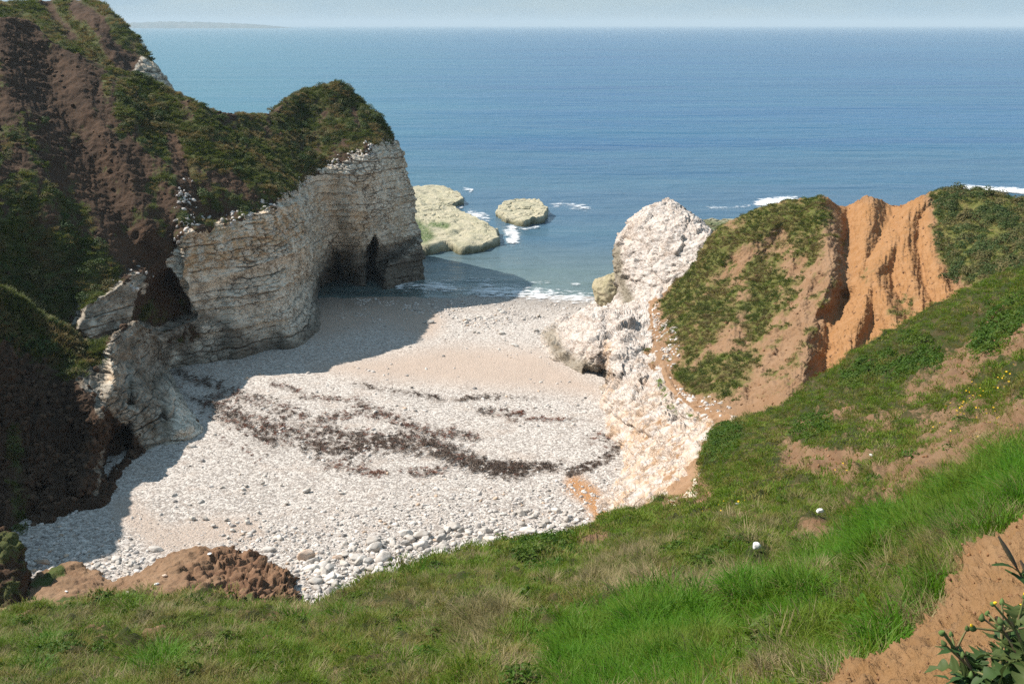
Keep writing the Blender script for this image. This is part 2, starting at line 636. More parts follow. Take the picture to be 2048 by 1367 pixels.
def build_beach():
    x, y = np.meshgrid(np.linspace(-62, 60, 420), np.linspace(16, 205, 600), indexing='ij')
    P = np.stack([x, y, beach_z(x, y)], -1)
    q = P.copy()
    q[..., 2] = 0
    P[..., 2] += 0.22 * fbm(q, 9.0, 4) + 0.05 * fbm(q, 1.2, 3)
    px = project(P)
    w = wrack_mask(px)
    sand = inside(px, [(620, 735), (900, 690), (1080, 700), (1190, 770), (1200, 790), (1000, 775), (760, 760)], 25)
    sand = np.maximum(sand, stroke(px, [(640, 640), (760, 610), (850, 640)], 60, 0.8))
    sand = np.maximum(sand, 0.8 * stroke(px, [(250, 1020), (330, 1080), (420, 1060), (500, 1060)], 45, 0.8))
    wet = sstep(104, 117, y) * 0.9
    wet = np.maximum(wet, stroke(px, [(700, 600), (800, 585), (900, 600)], 40, 1.0))
    orange = stroke(px, [(1150, 970), (1180, 990), (1205, 1030)], 34, 0.8)
    m = NT('beach_shingle')
    zs, zw, zk = (m.attr('zone', k) for k in (0, 1, 2))
    zo = m.attr('tone', 0)
    v = m.voro(7.0, 'F1', 'Color')
    n = m.noise(0.5, 5, 0.6)
    sp = m.n.new('ShaderNodeSeparateColor')
    m.l.new(v, sp.inputs[0])
    peb = m.mix(m.ramp(sp.outputs[0], 0.1, 0.9), (0.30, 0.26, 0.23), (0.62, 0.57, 0.52))
    fine = m.mix(m.ramp(m.noise(9.0, 6, 0.85), 0.3, 0.7), (0.36, 0.275, 0.215), (0.54, 0.445, 0.375))
    c = m.mix(m.math('MAXIMUM', zs, m.ramp(n, 0.5, 0.7, 0, 0.35)), peb, fine)
    c = m.mix(zo, c, (0.42, 0.22, 0.10))
    c = m.mix(m.math('MULTIPLY', zk, m.ramp(m.noise(3.0, 4, 0.8), 0.35, 0.6)), c, (0.09, 0.06, 0.042))
    c = m.mix(zw, c, m.mix(0.5, c, (0.16, 0.125, 0.095)))
    hg = m.math('SUBTRACT', m.noise(11.0, 5, 0.8), m.math('MULTIPLY', m.voro(7.0), 0.6))
    m.finish(c, m.ramp(zw, 0, 1, 0.95, 0.5), m.bump(hg, 0.9, 0.09), 0.2)
    o = grid_obj('beach', P, m.m, pack(sand, wet, np.clip(w, 0, 1)), pack(orange), (0, 0, 1))
    tag(o, kind='structure')
    return P, px, w


BP, BPX, BW = build_beach()


# ------------------------------------------------------------------ the sea
def build_sea():
    nr, ncol = 700, 420
    Y = np.concatenate([np.linspace(92, 100, 6)[:-1], 100 * (26000 / 100.0) ** (np.linspace(0, 1, nr - 5))])
    T = np.tan(np.radians(np.linspace(-62, 62, ncol)))
    y = np.repeat(Y[None], ncol, 0)
    x = T[:, None] * y
    P = np.stack([x, y, np.zeros_like(x)], -1)
    q = np.stack([x * 0.35 + y * 0.1, y, np.zeros_like(x)], -1)
    fade = np.clip(1.4 - y / 420.0, 0, 1)
    P[..., 2] = fade * (0.17 * fbm(q, 2.4, 3) + 0.14 * fbm(q, 9.0, 2, seed=3))
    dep = -beach_z(x, y)
    px = project(P)
    shal = 1 - sstep(0.2, 4.0, dep + 0.5 * fbm(q, 14.0, 3))
    shal = np.maximum(shal, 0.42 * (1 - sstep(150, 330, y + 40 * fbm(q, 40.0, 2))))
    m = NT('sea_water')
    zs = m.attr('zone', 0)
    big = m.noise(0.004, 4, 0.6, vec=m.scaled(0.3, 1.0, 1.0))
    strk = m.noise(0.03, 5, 0.65, vec=m.scaled(0.12, 1.0, 1.0))
    c = m.mix(m.ramp(big, 0.35, 0.65), (0.008, 0.066, 0.175), (0.014, 0.092, 0.21))
    c = m.mix(m.ramp(strk, 0.4, 0.62, 0, 0.6), c, (0.02, 0.115, 0.20))
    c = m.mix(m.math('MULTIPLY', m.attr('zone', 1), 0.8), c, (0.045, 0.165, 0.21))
    c = m.mix(zs, c, (0.115, 0.16, 0.155))
    w1 = m.noise(0.5, 5, 0.7, vec=m.scaled(0.4, 1.0, 1.0))
    w2 = m.noise(0.09, 4, 0.7, vec=m.scaled(0.35, 1.0, 1.0))
    b = m.bump(w1, 0.85, 0.5)
    b = m.bump(w2, 0.75, 2.2, b)
    b = m.bump(m.noise(0.02, 4, 0.7, vec=m.scaled(0.3, 1.0, 1.0)), 0.75, 7.0, b)
    m.finish(c, 0.22, b, 0.5)
    sky_glow = sstep(0.10, -0.34, x / y + 0.10 * fbm(q, 60.0, 3, seed=7))  # sun-side sky glow painted into the water colour, turquoise towards the left
    o = grid_obj('sea', P, m.m, pack(shal, sky_glow), None, (0, 0, 1))
    tag(o, kind='structure')


build_sea()


# ------------------------------------------------------------------ chalk relief shared by the cliffs
def chalk_relief(P, ang, h=0.62, bw=0.95, dip=0.05, amp=1.0, seed=0):
    """bedded and jointed chalk: outward offset in metres and a joint mask"""
    s = P[..., 0] * math.cos(ang) + P[..., 1] * math.sin(ang)
    n1 = fbm(P, 4.5, 3, seed=seed)
    n2 = fbm(P, 1.2, 3, seed=seed + 1)
    w = P[..., 2] + dip * s + 0.40 * n1 + 0.10 * n2
    Q = np.stack([s + 0.5 * n2, 0.35 * (P[..., 1] * math.cos(ang) - P[..., 0] * math.sin(ang)), w], -1)
    o1, e1 = facets(Q, 1.0, seed, (bw * 1.25, 1.5, h * 0.9), 0.6)
    o2, e2 = facets(Q, 1.0, seed + 3, (bw * 0.7, 1.0, h * 0.42), 0.7)
    # through-going bedding planes at uneven heights
    bz = w / (h * 1.9) + 0.25 * np.sin(w * 1.7)
    i = np.floor(bz)
    fi = bz - i
    bed = hash1(i, np.full_like(i, 3.0 + seed))
    brk = sstep(-0.25, 0.2, fbm(np.stack([s, w * 2.5, w * 0], -1), 3.0, 2, seed=seed + 7) + 0.5 * (bed - 0.4))
    gb = (1 - sstep(0.0, 0.07, np.minimum(fi, 1 - fi))) * brk
    g1 = (1 - sstep(0.0, 0.13, e1)) * sstep(-0.35, 0.25, n1 + 0.6 * n2)
    g2 = (1 - sstep(0.0, 0.16, e2)) * sstep(-0.1, 0.5, n2)
    g = np.maximum(np.maximum(0.95 * gb, 0.9 * g1), 0.6 * g2)
    d = 0.28 * o1 * h + 0.22 * o2 * h + 0.50 * (bed - 0.5) - 0.16 * (fi - 0.5) - 0.24 * gb - 0.12 * g1 - 0.06 * g2 + 0.14 * n2
    return amp * d, g


def broken(P, scale, seed):
    """angular broken rock surface, unit amplitude"""
    Pw = P + 0.25 * scale * np.stack([fbm(P, scale, 2, seed=seed), fbm(P, scale, 2, seed=seed + 1), fbm(P, scale, 2, seed=seed + 2)], -1)
    a, e = facets(Pw, scale, seed, (1, 1, 0.8), 1.2)
    b, e2 = facets(Pw, scale * 0.42, seed + 5, (1, 1, 0.8), 1.2)
    return a + 0.45 * b, np.maximum(1 - sstep(0, 0.12, e), 0.6 * (1 - sstep(0, 0.16, e2)))


# ------------------------------------------------------------------ left cliff
ANG = math.atan2(16, 10)


def build_cliff():
    st = [
        [(-420, 960), (-420, -160)],
        [(-200, 880), (-200, -60)],
        [(-60, 830), (-60, 20)],
        [(30, 815), (0, 40)],
        [(130, 790), (55, 44)],
        [(240, 762), (110, 92)],
        [(332, 738), (180, 122)],
        [(400, 726), (260, 147)],
        [(470, 715), (340, 180)],
        [(555, 694), (402, 212)],
        [(605, 688), (455, 226)],
        [(634, 655), (500, 229)],
        [(636, 605), (543, 226)],
        [(650, 590), (572, 207)],
        [(690, 588), (610, 185)],
        [(738, 583), (672, 169)],
        [(762, 566), (700, 180)],
        [(800, 556), (745, 224)],
        [(835, 548), (836, 480), (822, 420), (800, 330), (778, 258)],
        [(846, 545), (848, 500), (842, 470), (831, 452), (834, 420), (829, 385), (815, 330), (800, 290)],
    ]
    px = net(st, 760, 430)

    def foot(x, y):
        p = on_beach(np.array([x, y]))
        return (x, y, (p[1] * CP - (p[2] - H) * SP))
    ctrl = [foot(*q) for q in [(332, 738), (400, 726), (470, 715), (555, 694), (605, 688), (634, 655)]]
    ctrl += [(640, 592, 119), (690, 588, 121), (738, 583, 123), (762, 566, 126), (800, 556, 129), (846, 545, 132)]
    ctrl += [(720, 190, 129), (-420, 960, 50), (-200, 880, 60), (0, 820, 72), (130, 790, 77), (240, 762, 83),
             # wall below the brow
             (350, 600, 89), (380, 470, 90), (450, 560, 93), (520, 500, 96), (560, 400, 99), (600, 520, 102), (600, 600, 103.5),
             (640, 420, 111.5), (650, 500, 114), (650, 340, 113), (700, 450, 117), (740, 300, 118), (790, 400, 124), (830, 430, 130), (790, 285, 125),
             # turf above it
             (672, 172, 127), (690, 230, 124), (620, 195, 125), (560, 222, 119), (500, 231, 112), (530, 300, 107), (600, 300, 114),
             (440, 226, 106), (430, 330, 97), (340, 182, 106), (330, 300, 96), (300, 420, 89), (220, 560, 82), (180, 640, 80),
             (260, 150, 105), (240, 260, 95), (180, 124, 104), (110, 95, 103), (50, 45, 103), (0, 42, 102), (0, 200, 92), (120, 330, 89), (0, 400, 80), (0, 600, 75),
             (100, 500, 82), (-200, 0, 98), (-200, 400, 75), (-420, -100, 92), (-420, 400, 67)]
    t = rbf(ctrl)(px)
    # relief: recesses (+) and ribs (-), in metres along the line of sight
    W = np.concatenate([px / 60.0, np.zeros(px.shape[:2] + (1,))], -1)
    wob = np.stack([fbm(W, 1.0, 3, seed=1), fbm(W, 1.0, 3, seed=2)], -1) * 9
    pw = px + wob
    # second wall steps back behind the corner of the first
    edge = np.interp(pw[..., 1], [300, 380, 500, 600, 660], [590, 604, 622, 632, 640])
    t += np.interp(px[..., 1], [320, 400, 600], [0.5, 4.0, 6.5]) * sstep(-8, 10, pw[..., 0] - edge) * (1 - sstep(40, 110, pw[..., 0] - edge))
    t += 6.0 * inside(pw, [(734, 600), (735, 530), (740, 485), (746, 468), (753, 490), (752, 530), (768, 585)], 6)
    t += 2.2 * inside(pw, [(752, 505), (790, 490), (842, 462), (846, 476), (800, 512), (756, 535)], 7)
    t += 3.0 * inside(pw, [(618, 610), (622, 560), (648, 535), (690, 552), (733, 520), (742, 560), (728, 600)], 10)
    t += 1.5 * inside(pw, [(655, 545), (660, 500), (672, 505), (680, 545)], 8)
    t -= 2.2 * inside(pw, [(765, 575), (765, 530), (800, 505), (835, 470), (870, 470), (870, 560)], 9)
    t += 2.6 * inside(pw, [(270, 640), (300, 560), (335, 545), (370, 595), (385, 630), (320, 650)], 12)
    t -= 2.0 * inside(pw, [(150, 660), (165, 600), (290, 530), (310, 560), (270, 640), (200, 700)], 12)
    t -= 1.2 * inside(pw, [(360, 560), (355, 470), (420, 440), (600, 400), (622, 500), (500, 545), (380, 580)], 8)
    for L, r, a in [([(230, 190), (330, 330), (390, 450)], 26, -1.3), ([(390, 230), (480, 330), (590, 390)], 26, -1.2),
                    ([(300, 250), (370, 380), (420, 430)], 30, 0.9), ([(60, 60), (150, 250), (230, 400), (300, 540)], 40, 1.6),
                    ([(0, 130), (60, 300), (120, 480)], 34, -1.2), ([(500, 240), (560, 320), (610, 370)], 26, 0.8),
                    ([(660, 180), (690, 240), (740, 290)], 22, -0.8), ([(150, 160), (240, 330), (290, 460)], 28, -1.0),
                    ([(600, 240), (640, 310)], 24, 0.8), ([(300, 620), (320, 700)], 20, -0.8), ([(470, 600), (480, 700)], 22, -0.7), ([(560, 580), (575, 690)], 24, -0.9)]:
        t += a * stroke(pw, L, r * 1.6, 1.0)
    P = at(px, t)
    # top of the ridge rounds over
    P, px = skirt(P, px, 'v1', [(-0.6, 1.5, -0.1), (-2.5, 5, -2.0), (-5, 11, -9), (-6, 14, -22), (-6, 15, -30)], 70)
    P, px = skirt(P, px, 'u1', [(-0.6, 1.6, 0), (-4, 6, 0), (-14, 14, 0), (-30, 20, 0)], 50)
    P, px = skirt(P, px, 'v0', [(0, 0, -1.2), (0, 0.1, -3)], 8)
    N = normals(P, (0.6, -0.6, 0.5))
    for _ in range(2):
        N = blur(N, 3)
    N /= np.linalg.norm(N, axis=-1, keepdims=True)
    W = np.concatenate([px / 38.0, np.zeros(px.shape[:2] + (1,))], -1)
    nz = fbm(W, 1.0, 4, seed=5) + 0.5 * fbm(P, 2.5, 3, seed=6)
    brow = np.interp(px[..., 0], [-400, 140, 200, 300, 350, 380, 450, 520, 570, 600, 650, 700, 745, 790, 830],
                     [760, 700, 640, 610, 490, 455, 445, 420, 395, 370, 335, 312, 296, 276, 262])
    rag = fbm(P, 1.1, 4, 0.65, seed=14)
    chalk = sstep(-14, 14, px[..., 1] - brow + 22 * nz + 34 * rag)
    chalk *= sstep(120, 180, px[..., 0] + 20 * nz)
    chalk = np.maximum(chalk, 0.9 * inside(px + 14 * nz[..., None] + 30 * rag[..., None], [(145, 690), (160, 610), (285, 540), (306, 560), (270, 640), (210, 700)], 12))
    chalk *= 1 - inside(px + 14 * nz[..., None], [(262, 640), (300, 552), (345, 536), (378, 598), (386, 630), (320, 648)], 10)
    chalk *= 1 - 0.7 * inside(px + 22 * nz[..., None], [(300, 690), (320, 650), (400, 640), (440, 690), (380, 715)], 22) * sstep(0.0, 0.4, nz + rag)
    turf = 0.47 + 0.5 * nz + 0.45 * fbm(P, 1.1, 4, 0.6, seed=16) + 0.5 * fbm(np.concatenate([px / np.array([22.0, 70.0]), np.zeros(px.shape[:2] + (1,))], -1), 1.0, 3, seed=17)
    for L, r, a in [([(30, 60), (110, 200), (190, 330), (260, 470), (330, 560)], 70, -0.42), ([(130, 130), (200, 200), (230, 300)], 40, -0.25),
                    ([(0, 80), (40, 200)], 60, -0.3), ([(340, 270), (360, 330), (385, 420)], 14, -0.9), ([(270, 300), (290, 350)], 20, -0.5),
                    ([(430, 350), (480, 370)], 16, -0.6), ([(706, 222), (716, 250)], 8, -0.6), ([(690, 260), (770, 270)], 50, 0.35), ([(690, 190), (740, 240)], 40, 0.3),
                    ([(260, 170), (420, 300), (540, 370)], 60, 0.35), ([(620, 200), (560, 300), (620, 320)], 60, 0.3), ([(0, 480), (120, 560), (200, 580)], 75, 0.5),
                    ([(150, 480), (180, 420)], 40, 0.2), ([(60, 420), (20, 620)], 30, 0.2)]:
        turf += a * stroke(px, L, r * 1.5, 1.0)
    turf = np.clip(turf, 0, 1) * (1 - chalk)
    dr, g = chalk_relief(P, ANG, 0.5, 0.8)
    big = fbm(P, 6.0, 3, seed=9)
    lump = fbm(P, 1.6, 4, seed=11, billow=True)
    hum = fbm(P, 0.8, 3, seed=12)
    rill = 1 - np.abs(fbm(np.concatenate([px / np.array([16.0, 70.0]), W[..., :1] * 0], -1), 1.0, 3, seed=4)) * 3
    off = chalk * (dr + 0.35 * big) + (1 - chalk) * (0.55 * big + (0.16 + 0.16 * turf) * lump + 0.16 * hum + 0.05 * rill * (1 - turf) + 0.14 * fbm(P, 0.9, 4, 0.6, seed=13, billow=True) * (1 - turf))
    P = P + N * off[..., None]
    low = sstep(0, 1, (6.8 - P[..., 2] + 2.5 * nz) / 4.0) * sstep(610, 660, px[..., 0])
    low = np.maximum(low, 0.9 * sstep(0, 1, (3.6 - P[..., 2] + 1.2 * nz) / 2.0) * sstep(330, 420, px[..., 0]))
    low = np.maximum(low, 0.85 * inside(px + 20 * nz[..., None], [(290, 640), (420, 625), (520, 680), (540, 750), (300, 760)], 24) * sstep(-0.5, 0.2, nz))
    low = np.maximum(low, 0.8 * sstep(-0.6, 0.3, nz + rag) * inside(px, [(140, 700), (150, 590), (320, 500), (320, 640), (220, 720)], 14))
    rust = np.clip(0.45 + 0.8 * nz, 0, 1) * np.interp(px[..., 1], [300, 440, 540, 620], [0.7, 0.9, 0.6, 0.3])
    rust = np.maximum(rust, 0.8 * inside(px, [(360, 560), (355, 470), (420, 440), (600, 400), (622, 470), (500, 530)], 12))
    tone = pack(np.clip(0.5 + 0.9 * fbm(P, 5.0, 3, seed=21), 0, 1), rust, low)
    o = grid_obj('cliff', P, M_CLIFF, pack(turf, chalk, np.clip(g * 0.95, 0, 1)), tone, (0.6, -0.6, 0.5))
    tag(o, kind='structure')
    return P, px, turf, chalk


CL = build_cliff()


# ------------------------------------------------------------------ spur in front of the cliff, lower left
def build_spur():
    st = [
        [(-420, 1330), (-420, 420)],
        [(-220, 1200), (-220, 480)],
        [(-60, 1110), (-60, 560)],
        [(30, 1070), (20, 600)],
        [(90, 1048), (60, 632)],
        [(150, 1022), (110, 662)],
        [(205, 1008), (165, 694)],
        [(228, 960), (205, 690)],
        [(262, 920), (235, 668)],
        [(305, 895), (268, 650)],
        [(350, 886), (300, 660)],
        [(398, 866), (365, 800), (330, 735), (318, 690)],
    ]
    px = net(st, 480, 330)

    def foot(x, y):
        p = on_beach(np.array([x, y]))
        return (x, y, p[1] * CP - (p[2] - H) * SP)
    ctrl = [foot(*q) for q in [(30, 1070), (90, 1048), (150, 1022), (205, 1008), (228, 960), (262, 920), (305, 895), (350, 886), (398, 866), (333, 738)]]
    ctrl += [(-420, 1330, 42), (-220, 1200, 49), (-60, 1110, 55), (-420, 420, 52), (-220, 480, 60), (-60, 560, 66), (20, 600, 70), (110, 662, 71), (165, 694, 71.5), (205, 690, 72),
             (235, 668, 74), (268, 650, 78), (300, 660, 83), (318, 690, 86.5), (120, 800, 65.5), (0, 800, 63), (200, 800, 67), (240, 780, 69.5), (300, 780, 75), (360, 800, 80), (150, 920, 63.5), (0, 950, 60)]
    t = rbf(ctrl)(px)
    W = np.concatenate([px / 50.0, np.zeros(px.shape[:2] + (1,))], -1)
    wob = np.stack([fbm(W, 1.0, 3, seed=31), fbm(W, 1.0, 3, seed=32)], -1) * 10
    pw = px + wob
    t += 2.4 * inside(pw, [(195, 940), (215, 860), (255, 850), (258, 905), (215, 960)], 12)
    t -= 1.3 * stroke(pw, [(160, 760), (185, 850), (170, 960)], 40, 1.0)
    t -= 1.2 * stroke(pw, [(225, 680), (230, 760), (200, 840)], 26, 1.0)
    t += 1.2 * stroke(pw, [(250, 720), (255, 800)], 22, 1.0)
    t -= 1.6 * stroke(pw, [(330, 780), (360, 860)], 30, 1.0)
    t += 1.5 * stroke(pw, [(80, 980), (60, 1040)], 30, 1.0)
    P = at(px, t)
    P, px = skirt(P, px, 'v1', [(-0.3, 0.9, -0.1), (-0.8, 2.4, -1.4), (-1.5, 4, -5)], 24)
    P, px = skirt(P, px, 'u1', [(-0.3, 0.8, 0), (-2, 4, 0.2), (-6, 10, 0.5)], 16)
    P, px = skirt(P, px, 'v0', [(0, 0, -1.2), (0, 0.1, -3)], 6)
    N = normals(P, (0.6, -0.6, 0.5))
    N = blur(N, 5)
    N /= np.linalg.norm(N, axis=-1, keepdims=True)
    W = np.concatenate([px / 30.0, np.zeros(px.shape[:2] + (1,))], -1)
    nz = fbm(W, 1.0, 4, seed=35) + 0.5 * fbm(P, 2.0, 3, seed=36)
    pn = px + 14 * nz[..., None]
    chalk = inside(pn, [(205, 700), (255, 650), (330, 640), (420, 900), (290, 905), (262, 860), (225, 830), (190, 760)], 12)
    chalk = np.maximum(chalk, 0.8 * inside(pn, [(150, 760), (200, 720), (225, 800), (200, 850), (180, 800)], 12))
    chalk = np.maximum(chalk, 0.55 * stroke(pn, [(200, 900), (190, 990)], 16, 0.8))
    top = np.interp(px[..., 0], [-400, 0, 100, 190, 240], [430, 600, 655, 700, 660])
    turf = sstep(150, 20, px[..., 1] - top + 50 * nz) * sstep(260, 190, px[..., 0]) * 0.95
    turf = np.maximum(turf, 0.5 * stroke(pn, [(40, 1180), (30, 860)], 40, 1.0))
    turf = np.clip(turf + 0.2 * nz, 0, 1) * (1 - chalk)
    dr, g = chalk_relief(P, ANG, 0.5, 0.7, 0.12, 0.9, 2)
    big = fbm(P, 4.0, 3, seed=39)
    lump = fbm(P, 1.3, 4, seed=41, billow=True)
    rill = 1 - np.abs(fbm(np.concatenate([px / np.array([22.0, 90.0]), W[..., :1] * 0], -1), 1.0, 3, seed=4)) * 3
    off = chalk * (dr + 0.25 * big) + (1 - chalk) * (0.5 * big + 0.34 * lump + 0.2 * rill * (1 - turf) + 0.22 * broken(P, 0.9, 43)[0] * (1 - turf))
    P = P + N * off[..., None]
    white = inside(pn, [(335, 770), (400, 850), (420, 900), (330, 900), (345, 850)], 14)
    tone = pack(np.clip(0.5 + 0.9 * fbm(P, 4.0, 3, seed=51), 0, 1), np.clip(0.35 + 0.7 * nz, 0, 1) * (1 - white), np.clip(0.72 + 0.5 * nz, 0.2, 0.95) * (1 - white) * (1 - 0.75 * stroke(pn, [(215, 700), (225, 760)], 24, 0.9)))
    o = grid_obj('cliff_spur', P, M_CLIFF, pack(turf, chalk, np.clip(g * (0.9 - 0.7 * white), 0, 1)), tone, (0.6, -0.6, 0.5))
    tag(o, kind='structure')
    return P, px, turf, chalk


SPUR = build_spur()


# ------------------------------------------------------------------ headland beyond, upper left
def build_headland():
    st = [
        [(-420, 300), (-420, -60)],
        [(-150, 260), (-150, -10)],
        [(0, 230), (0, 6)],
        [(90, 250), (90, 3)],
        [(180, 260), (150, 100), (186, 2)],
        [(240, 280), (215, 140), (222, 27)],
        [(290, 300), (262, 180), (258, 63)],
        [(350, 420), (316, 230), (288, 102)],
        [(400, 420), (356, 240), (330, 165), (312, 133)],
        [(424, 440), (372, 250), (345, 184), (327, 157)],
    ]
    px = net(st, 260, 170)
    ctrl = [(-420, 300, 100), (-420, -60, 125), (0, 230, 128), (0, 6, 160), (90, 250, 132), (90, 3, 165), (182, 2, 168), (150, 100, 150), (215, 30, 160), (200, 140, 147), (242, 72, 156),
            (255, 180, 146), (285, 112, 154), (310, 230, 146), (303, 142, 153), (322, 165, 153), (336, 176, 154), (350, 240, 150), (400, 420, 142), (420, 440, 145), (350, 420, 139)]
    t = rbf(ctrl)(px)
    W = np.concatenate([px / 40.0, np.zeros(px.shape[:2] + (1,))], -1)
    wob = np.stack([fbm(W, 1.0, 3, seed=61), fbm(W, 1.0, 3, seed=62)], -1) * 8
    pw = px + wob
    t += 2.0 * stroke(pw, [(95, 10), (130, 60), (190, 130), (230, 180)], 26, 1.0)
    t -= 2.0 * stroke(pw, [(160, 15), (210, 90), (260, 170)], 26, 1.0)
    P = at(px, t)
    P, px = skirt(P, px, 'v1', [(-1, 3, -0.1), (-6, 12, -2), (-14, 22, -10), (-20, 28, -36)], 40)
    P, px = skirt(P, px, 'u1', [(-0.6, 2, 0), (-6, 8, 0), (-20, 20, 0)], 20)
    N = blur(normals(P, (0.5, -0.6, 0.5)), 4)
    N /= np.linalg.norm(N, axis=-1, keepdims=True)
    nz = fbm(W, 1.0, 4, seed=65)
    nz = fbm(P, 4.0, 4, seed=65)
    chalk = inside(px + 8 * nz[..., None], [(252, 165), (282, 112), (312, 130), (335, 160), (500, 480), (340, 480), (268, 200)], 8)
    turf = np.clip(0.75 + 0.5 * nz, 0, 1)
    turf -= 0.8 * stroke(px + 8 * nz[..., None], [(150, 15), (190, 40), (215, 80), (250, 140)], 26, 1.0) + 0.5 * stroke(px, [(90, 5), (140, 70)], 20, 1.0) + 0.4 * stroke(px, [(260, 110), (290, 150)], 25, 1)
    turf = np.clip(turf, 0, 1) * (1 - chalk)
    dr, g = chalk_relief(P, ANG, 0.9, 1.3, 0.05, 1.0, 4)
    P = P + N * (chalk * dr + (1 - chalk) * (0.6 * fbm(P, 6.0, 3, seed=67) + 0.35 * fbm(P, 1.8, 3, seed=68, billow=True)))[..., None]
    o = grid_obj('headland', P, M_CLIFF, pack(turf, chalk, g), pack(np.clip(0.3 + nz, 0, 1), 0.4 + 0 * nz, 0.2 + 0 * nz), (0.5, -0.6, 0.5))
    tag(o, kind='structure')
    return P, px, turf, chalk


HEAD = build_headland()


# ------------------------------------------------------------------ ochre hill on the right
def build_hill():
    st = [
        [(1290, 720), (1296, 660), (1316, 596)],
        [(1322, 760), (1340, 650), (1345, 570)],
        [(1370, 812), (1380, 640), (1378, 542)],
        [(1430, 850), (1425, 640), (1408, 492)],
        [(1500, 850), (1480, 640), (1440, 455)],
        [(1560, 825), (1540, 640), (1492, 430)],
        [(1620, 790), (1560, 408)],
        [(1670, 752), (1606, 400)],
        [(1712, 722), (1650, 396)],
        [(1750, 702), (1690, 414)],
        [(1800, 676), (1740, 394)],
        [(1855, 645), (1796, 413)],
        [(1900, 620), (1850, 391)],
        [(1960, 596), (1900, 379)],
        [(2048, 562), (1966, 385)],
        [(2200, 510), (2080, 404)],
        [(2500, 440), (2400, 436)],
    ]
    px = net(st, 560, 420)
    ctrl = [(1290, 720, 82), (1296, 660, 91), (1316, 596, 99), (1322, 760, 76.5), (1340, 650, 88), (1378, 542, 97), (1370, 812, 67.5), (1380, 640, 85), (1430, 850, 61), (1408, 492, 97), (1440, 455, 96),
            (1500, 850, 58.5), (1480, 640, 80), (1460, 520, 92), (1560, 825, 58.5), (1492, 430, 95), (1540, 640, 77), (1560, 500, 88), (1560, 408, 93.5), (1620, 790, 59), (1600, 640, 73), (1606, 400, 92.5), (1650, 396, 92),
            (1650, 560, 77), (1712, 722, 59.5), (1684, 410, 90), (1740, 394, 90), (1720, 560, 73.5), (1800, 676, 60), (1792, 408, 88), (1780, 540, 73), (1855, 645, 60), (1850, 391, 87), (1840, 540, 71), (1900, 620, 59), (1900, 379, 86),
            (1900, 500, 72), (1960, 596, 58), (1966, 385, 83), (1970, 480, 71), (2048, 562, 56.5), (2080, 404, 77), (2060, 480, 66), (2200, 510, 55), (2400, 436, 60), (2500, 440, 50)]
    t = rbf(ctrl)(px)
    W = np.concatenate([px / 46.0, np.zeros(px.shape[:2] + (1,))], -1)
    wob = np.stack([fbm(W, 1.0, 3, seed=71), fbm(W, 1.0, 3, seed=72)], -1) * 7
    pw = px + wob
    ST = [  # gullies (+) and ribs (-)
        ([(1672, 415), (1688, 460), (1700, 520), (1692, 580), (1672, 620)], 30, 2.0), ([(1640, 640), (1650, 700), (1640, 760)], 26, 2.6),
        ([(1650, 400), (1655, 460), (1660, 520), (1625, 600), (1600, 700), (1560, 780)], 44, -1.8),
        ([(1560, 470), (1545, 560), (1520, 680), (1500, 780)], 22, 1.0), ([(1590, 470), (1580, 560), (1560, 660)], 24, -0.9), ([(1500, 500), (1480, 600), (1450, 740)], 26, -0.9), ([(1600, 520), (1585, 600), (1560, 700)], 16, 1.1),
        ([(1530, 530), (1500, 640), (1480, 760)], 18, 0.8), ([(1640, 560), (1600, 660), (1540, 740)], 16, 1.3), ([(1470, 500), (1420, 620)], 20, 0.6), ([(1350, 600), (1400, 720)], 22, 0.6),
        ([(1440, 520), (1560, 440), (1640, 430)], 18, -0.9), ([(1460, 560), (1570, 480)], 14, 0.6), ([(1300, 640), (1312, 700), (1345, 770), (1400, 825)], 26, 0.9),
    ]
    for L, r, a in ST:
        d = seg_dist(pw, L)
        t += (1.15 if L[0][0] > 1635 else 0.7) * a * (0.5 + 0.5 * np.cos(np.pi * np.minimum(1, d / (1.4 * r))))
    # rounded ribs of the clay face with gullies between them
    RIBS = [[(1655, 396), (1664, 450), (1650, 520), (1622, 610), (1600, 700)], [(1742, 392), (1738, 440), (1716, 510), (1700, 560)], [(1790, 478), (1766, 512), (1742, 545), (1722, 610), (1694, 690), (1684, 730)],
            [(1742, 545), (1768, 600), (1790, 650)], [(1852, 389), (1818, 428), (1806, 490), (1822, 560), (1840, 620)], [(1866, 430), (1862, 500), (1880, 570), (1900, 610)]]
    d = np.min([seg_dist(pw, L) for L in RIBS], 0)
    clay = inside(px, [(1660, 380), (1700, 380), (1870, 370), (1880, 470), (1920, 580), (1900, 640), (1700, 760), (1650, 800), (1660, 640), (1690, 560), (1672, 470)], 16)
    t += clay * 3.0 * (0.5 - 0.5 * np.cos(np.pi * np.minimum(d / 40.0, 1) ** 1.1))
    P = at(px, t)
    P, px = skirt(P, px, 'v1', [(0.2, 0.8, -0.05), (1.5, 3.5, -1.6), (4, 8, -7), (7, 12, -20)], 40)
    P, px = skirt(P, px, 'v0', [(0, -0.2, -1.0), (0, -0.5, -4)], 6)
    P, px = skirt(P, px, 'u0', [(-0.3, 0.3, -1.0), (-0.5, 0.5, -4)], 6)
    N = blur(normals(P, (-0.4, -0.7, 0.6)), 3)
    N /= np.linalg.norm(N, axis=-1, keepdims=True)
    nz = fbm(np.concatenate([px / 30.0, np.zeros(px.shape[:2] + (1,))], -1), 1.0, 4, seed=75) + 0.4 * fbm(P, 1.5, 3, seed=76)
    pn = px + 12 * nz[..., None]
    ochre = inside(pn, [(1640, 390), (1690, 400), (1850, 380), (1870, 470), (1900, 560), (1940, 600), (1700, 740), (1640, 780), (1625, 700), (1690, 560), (1690, 470)], 18)
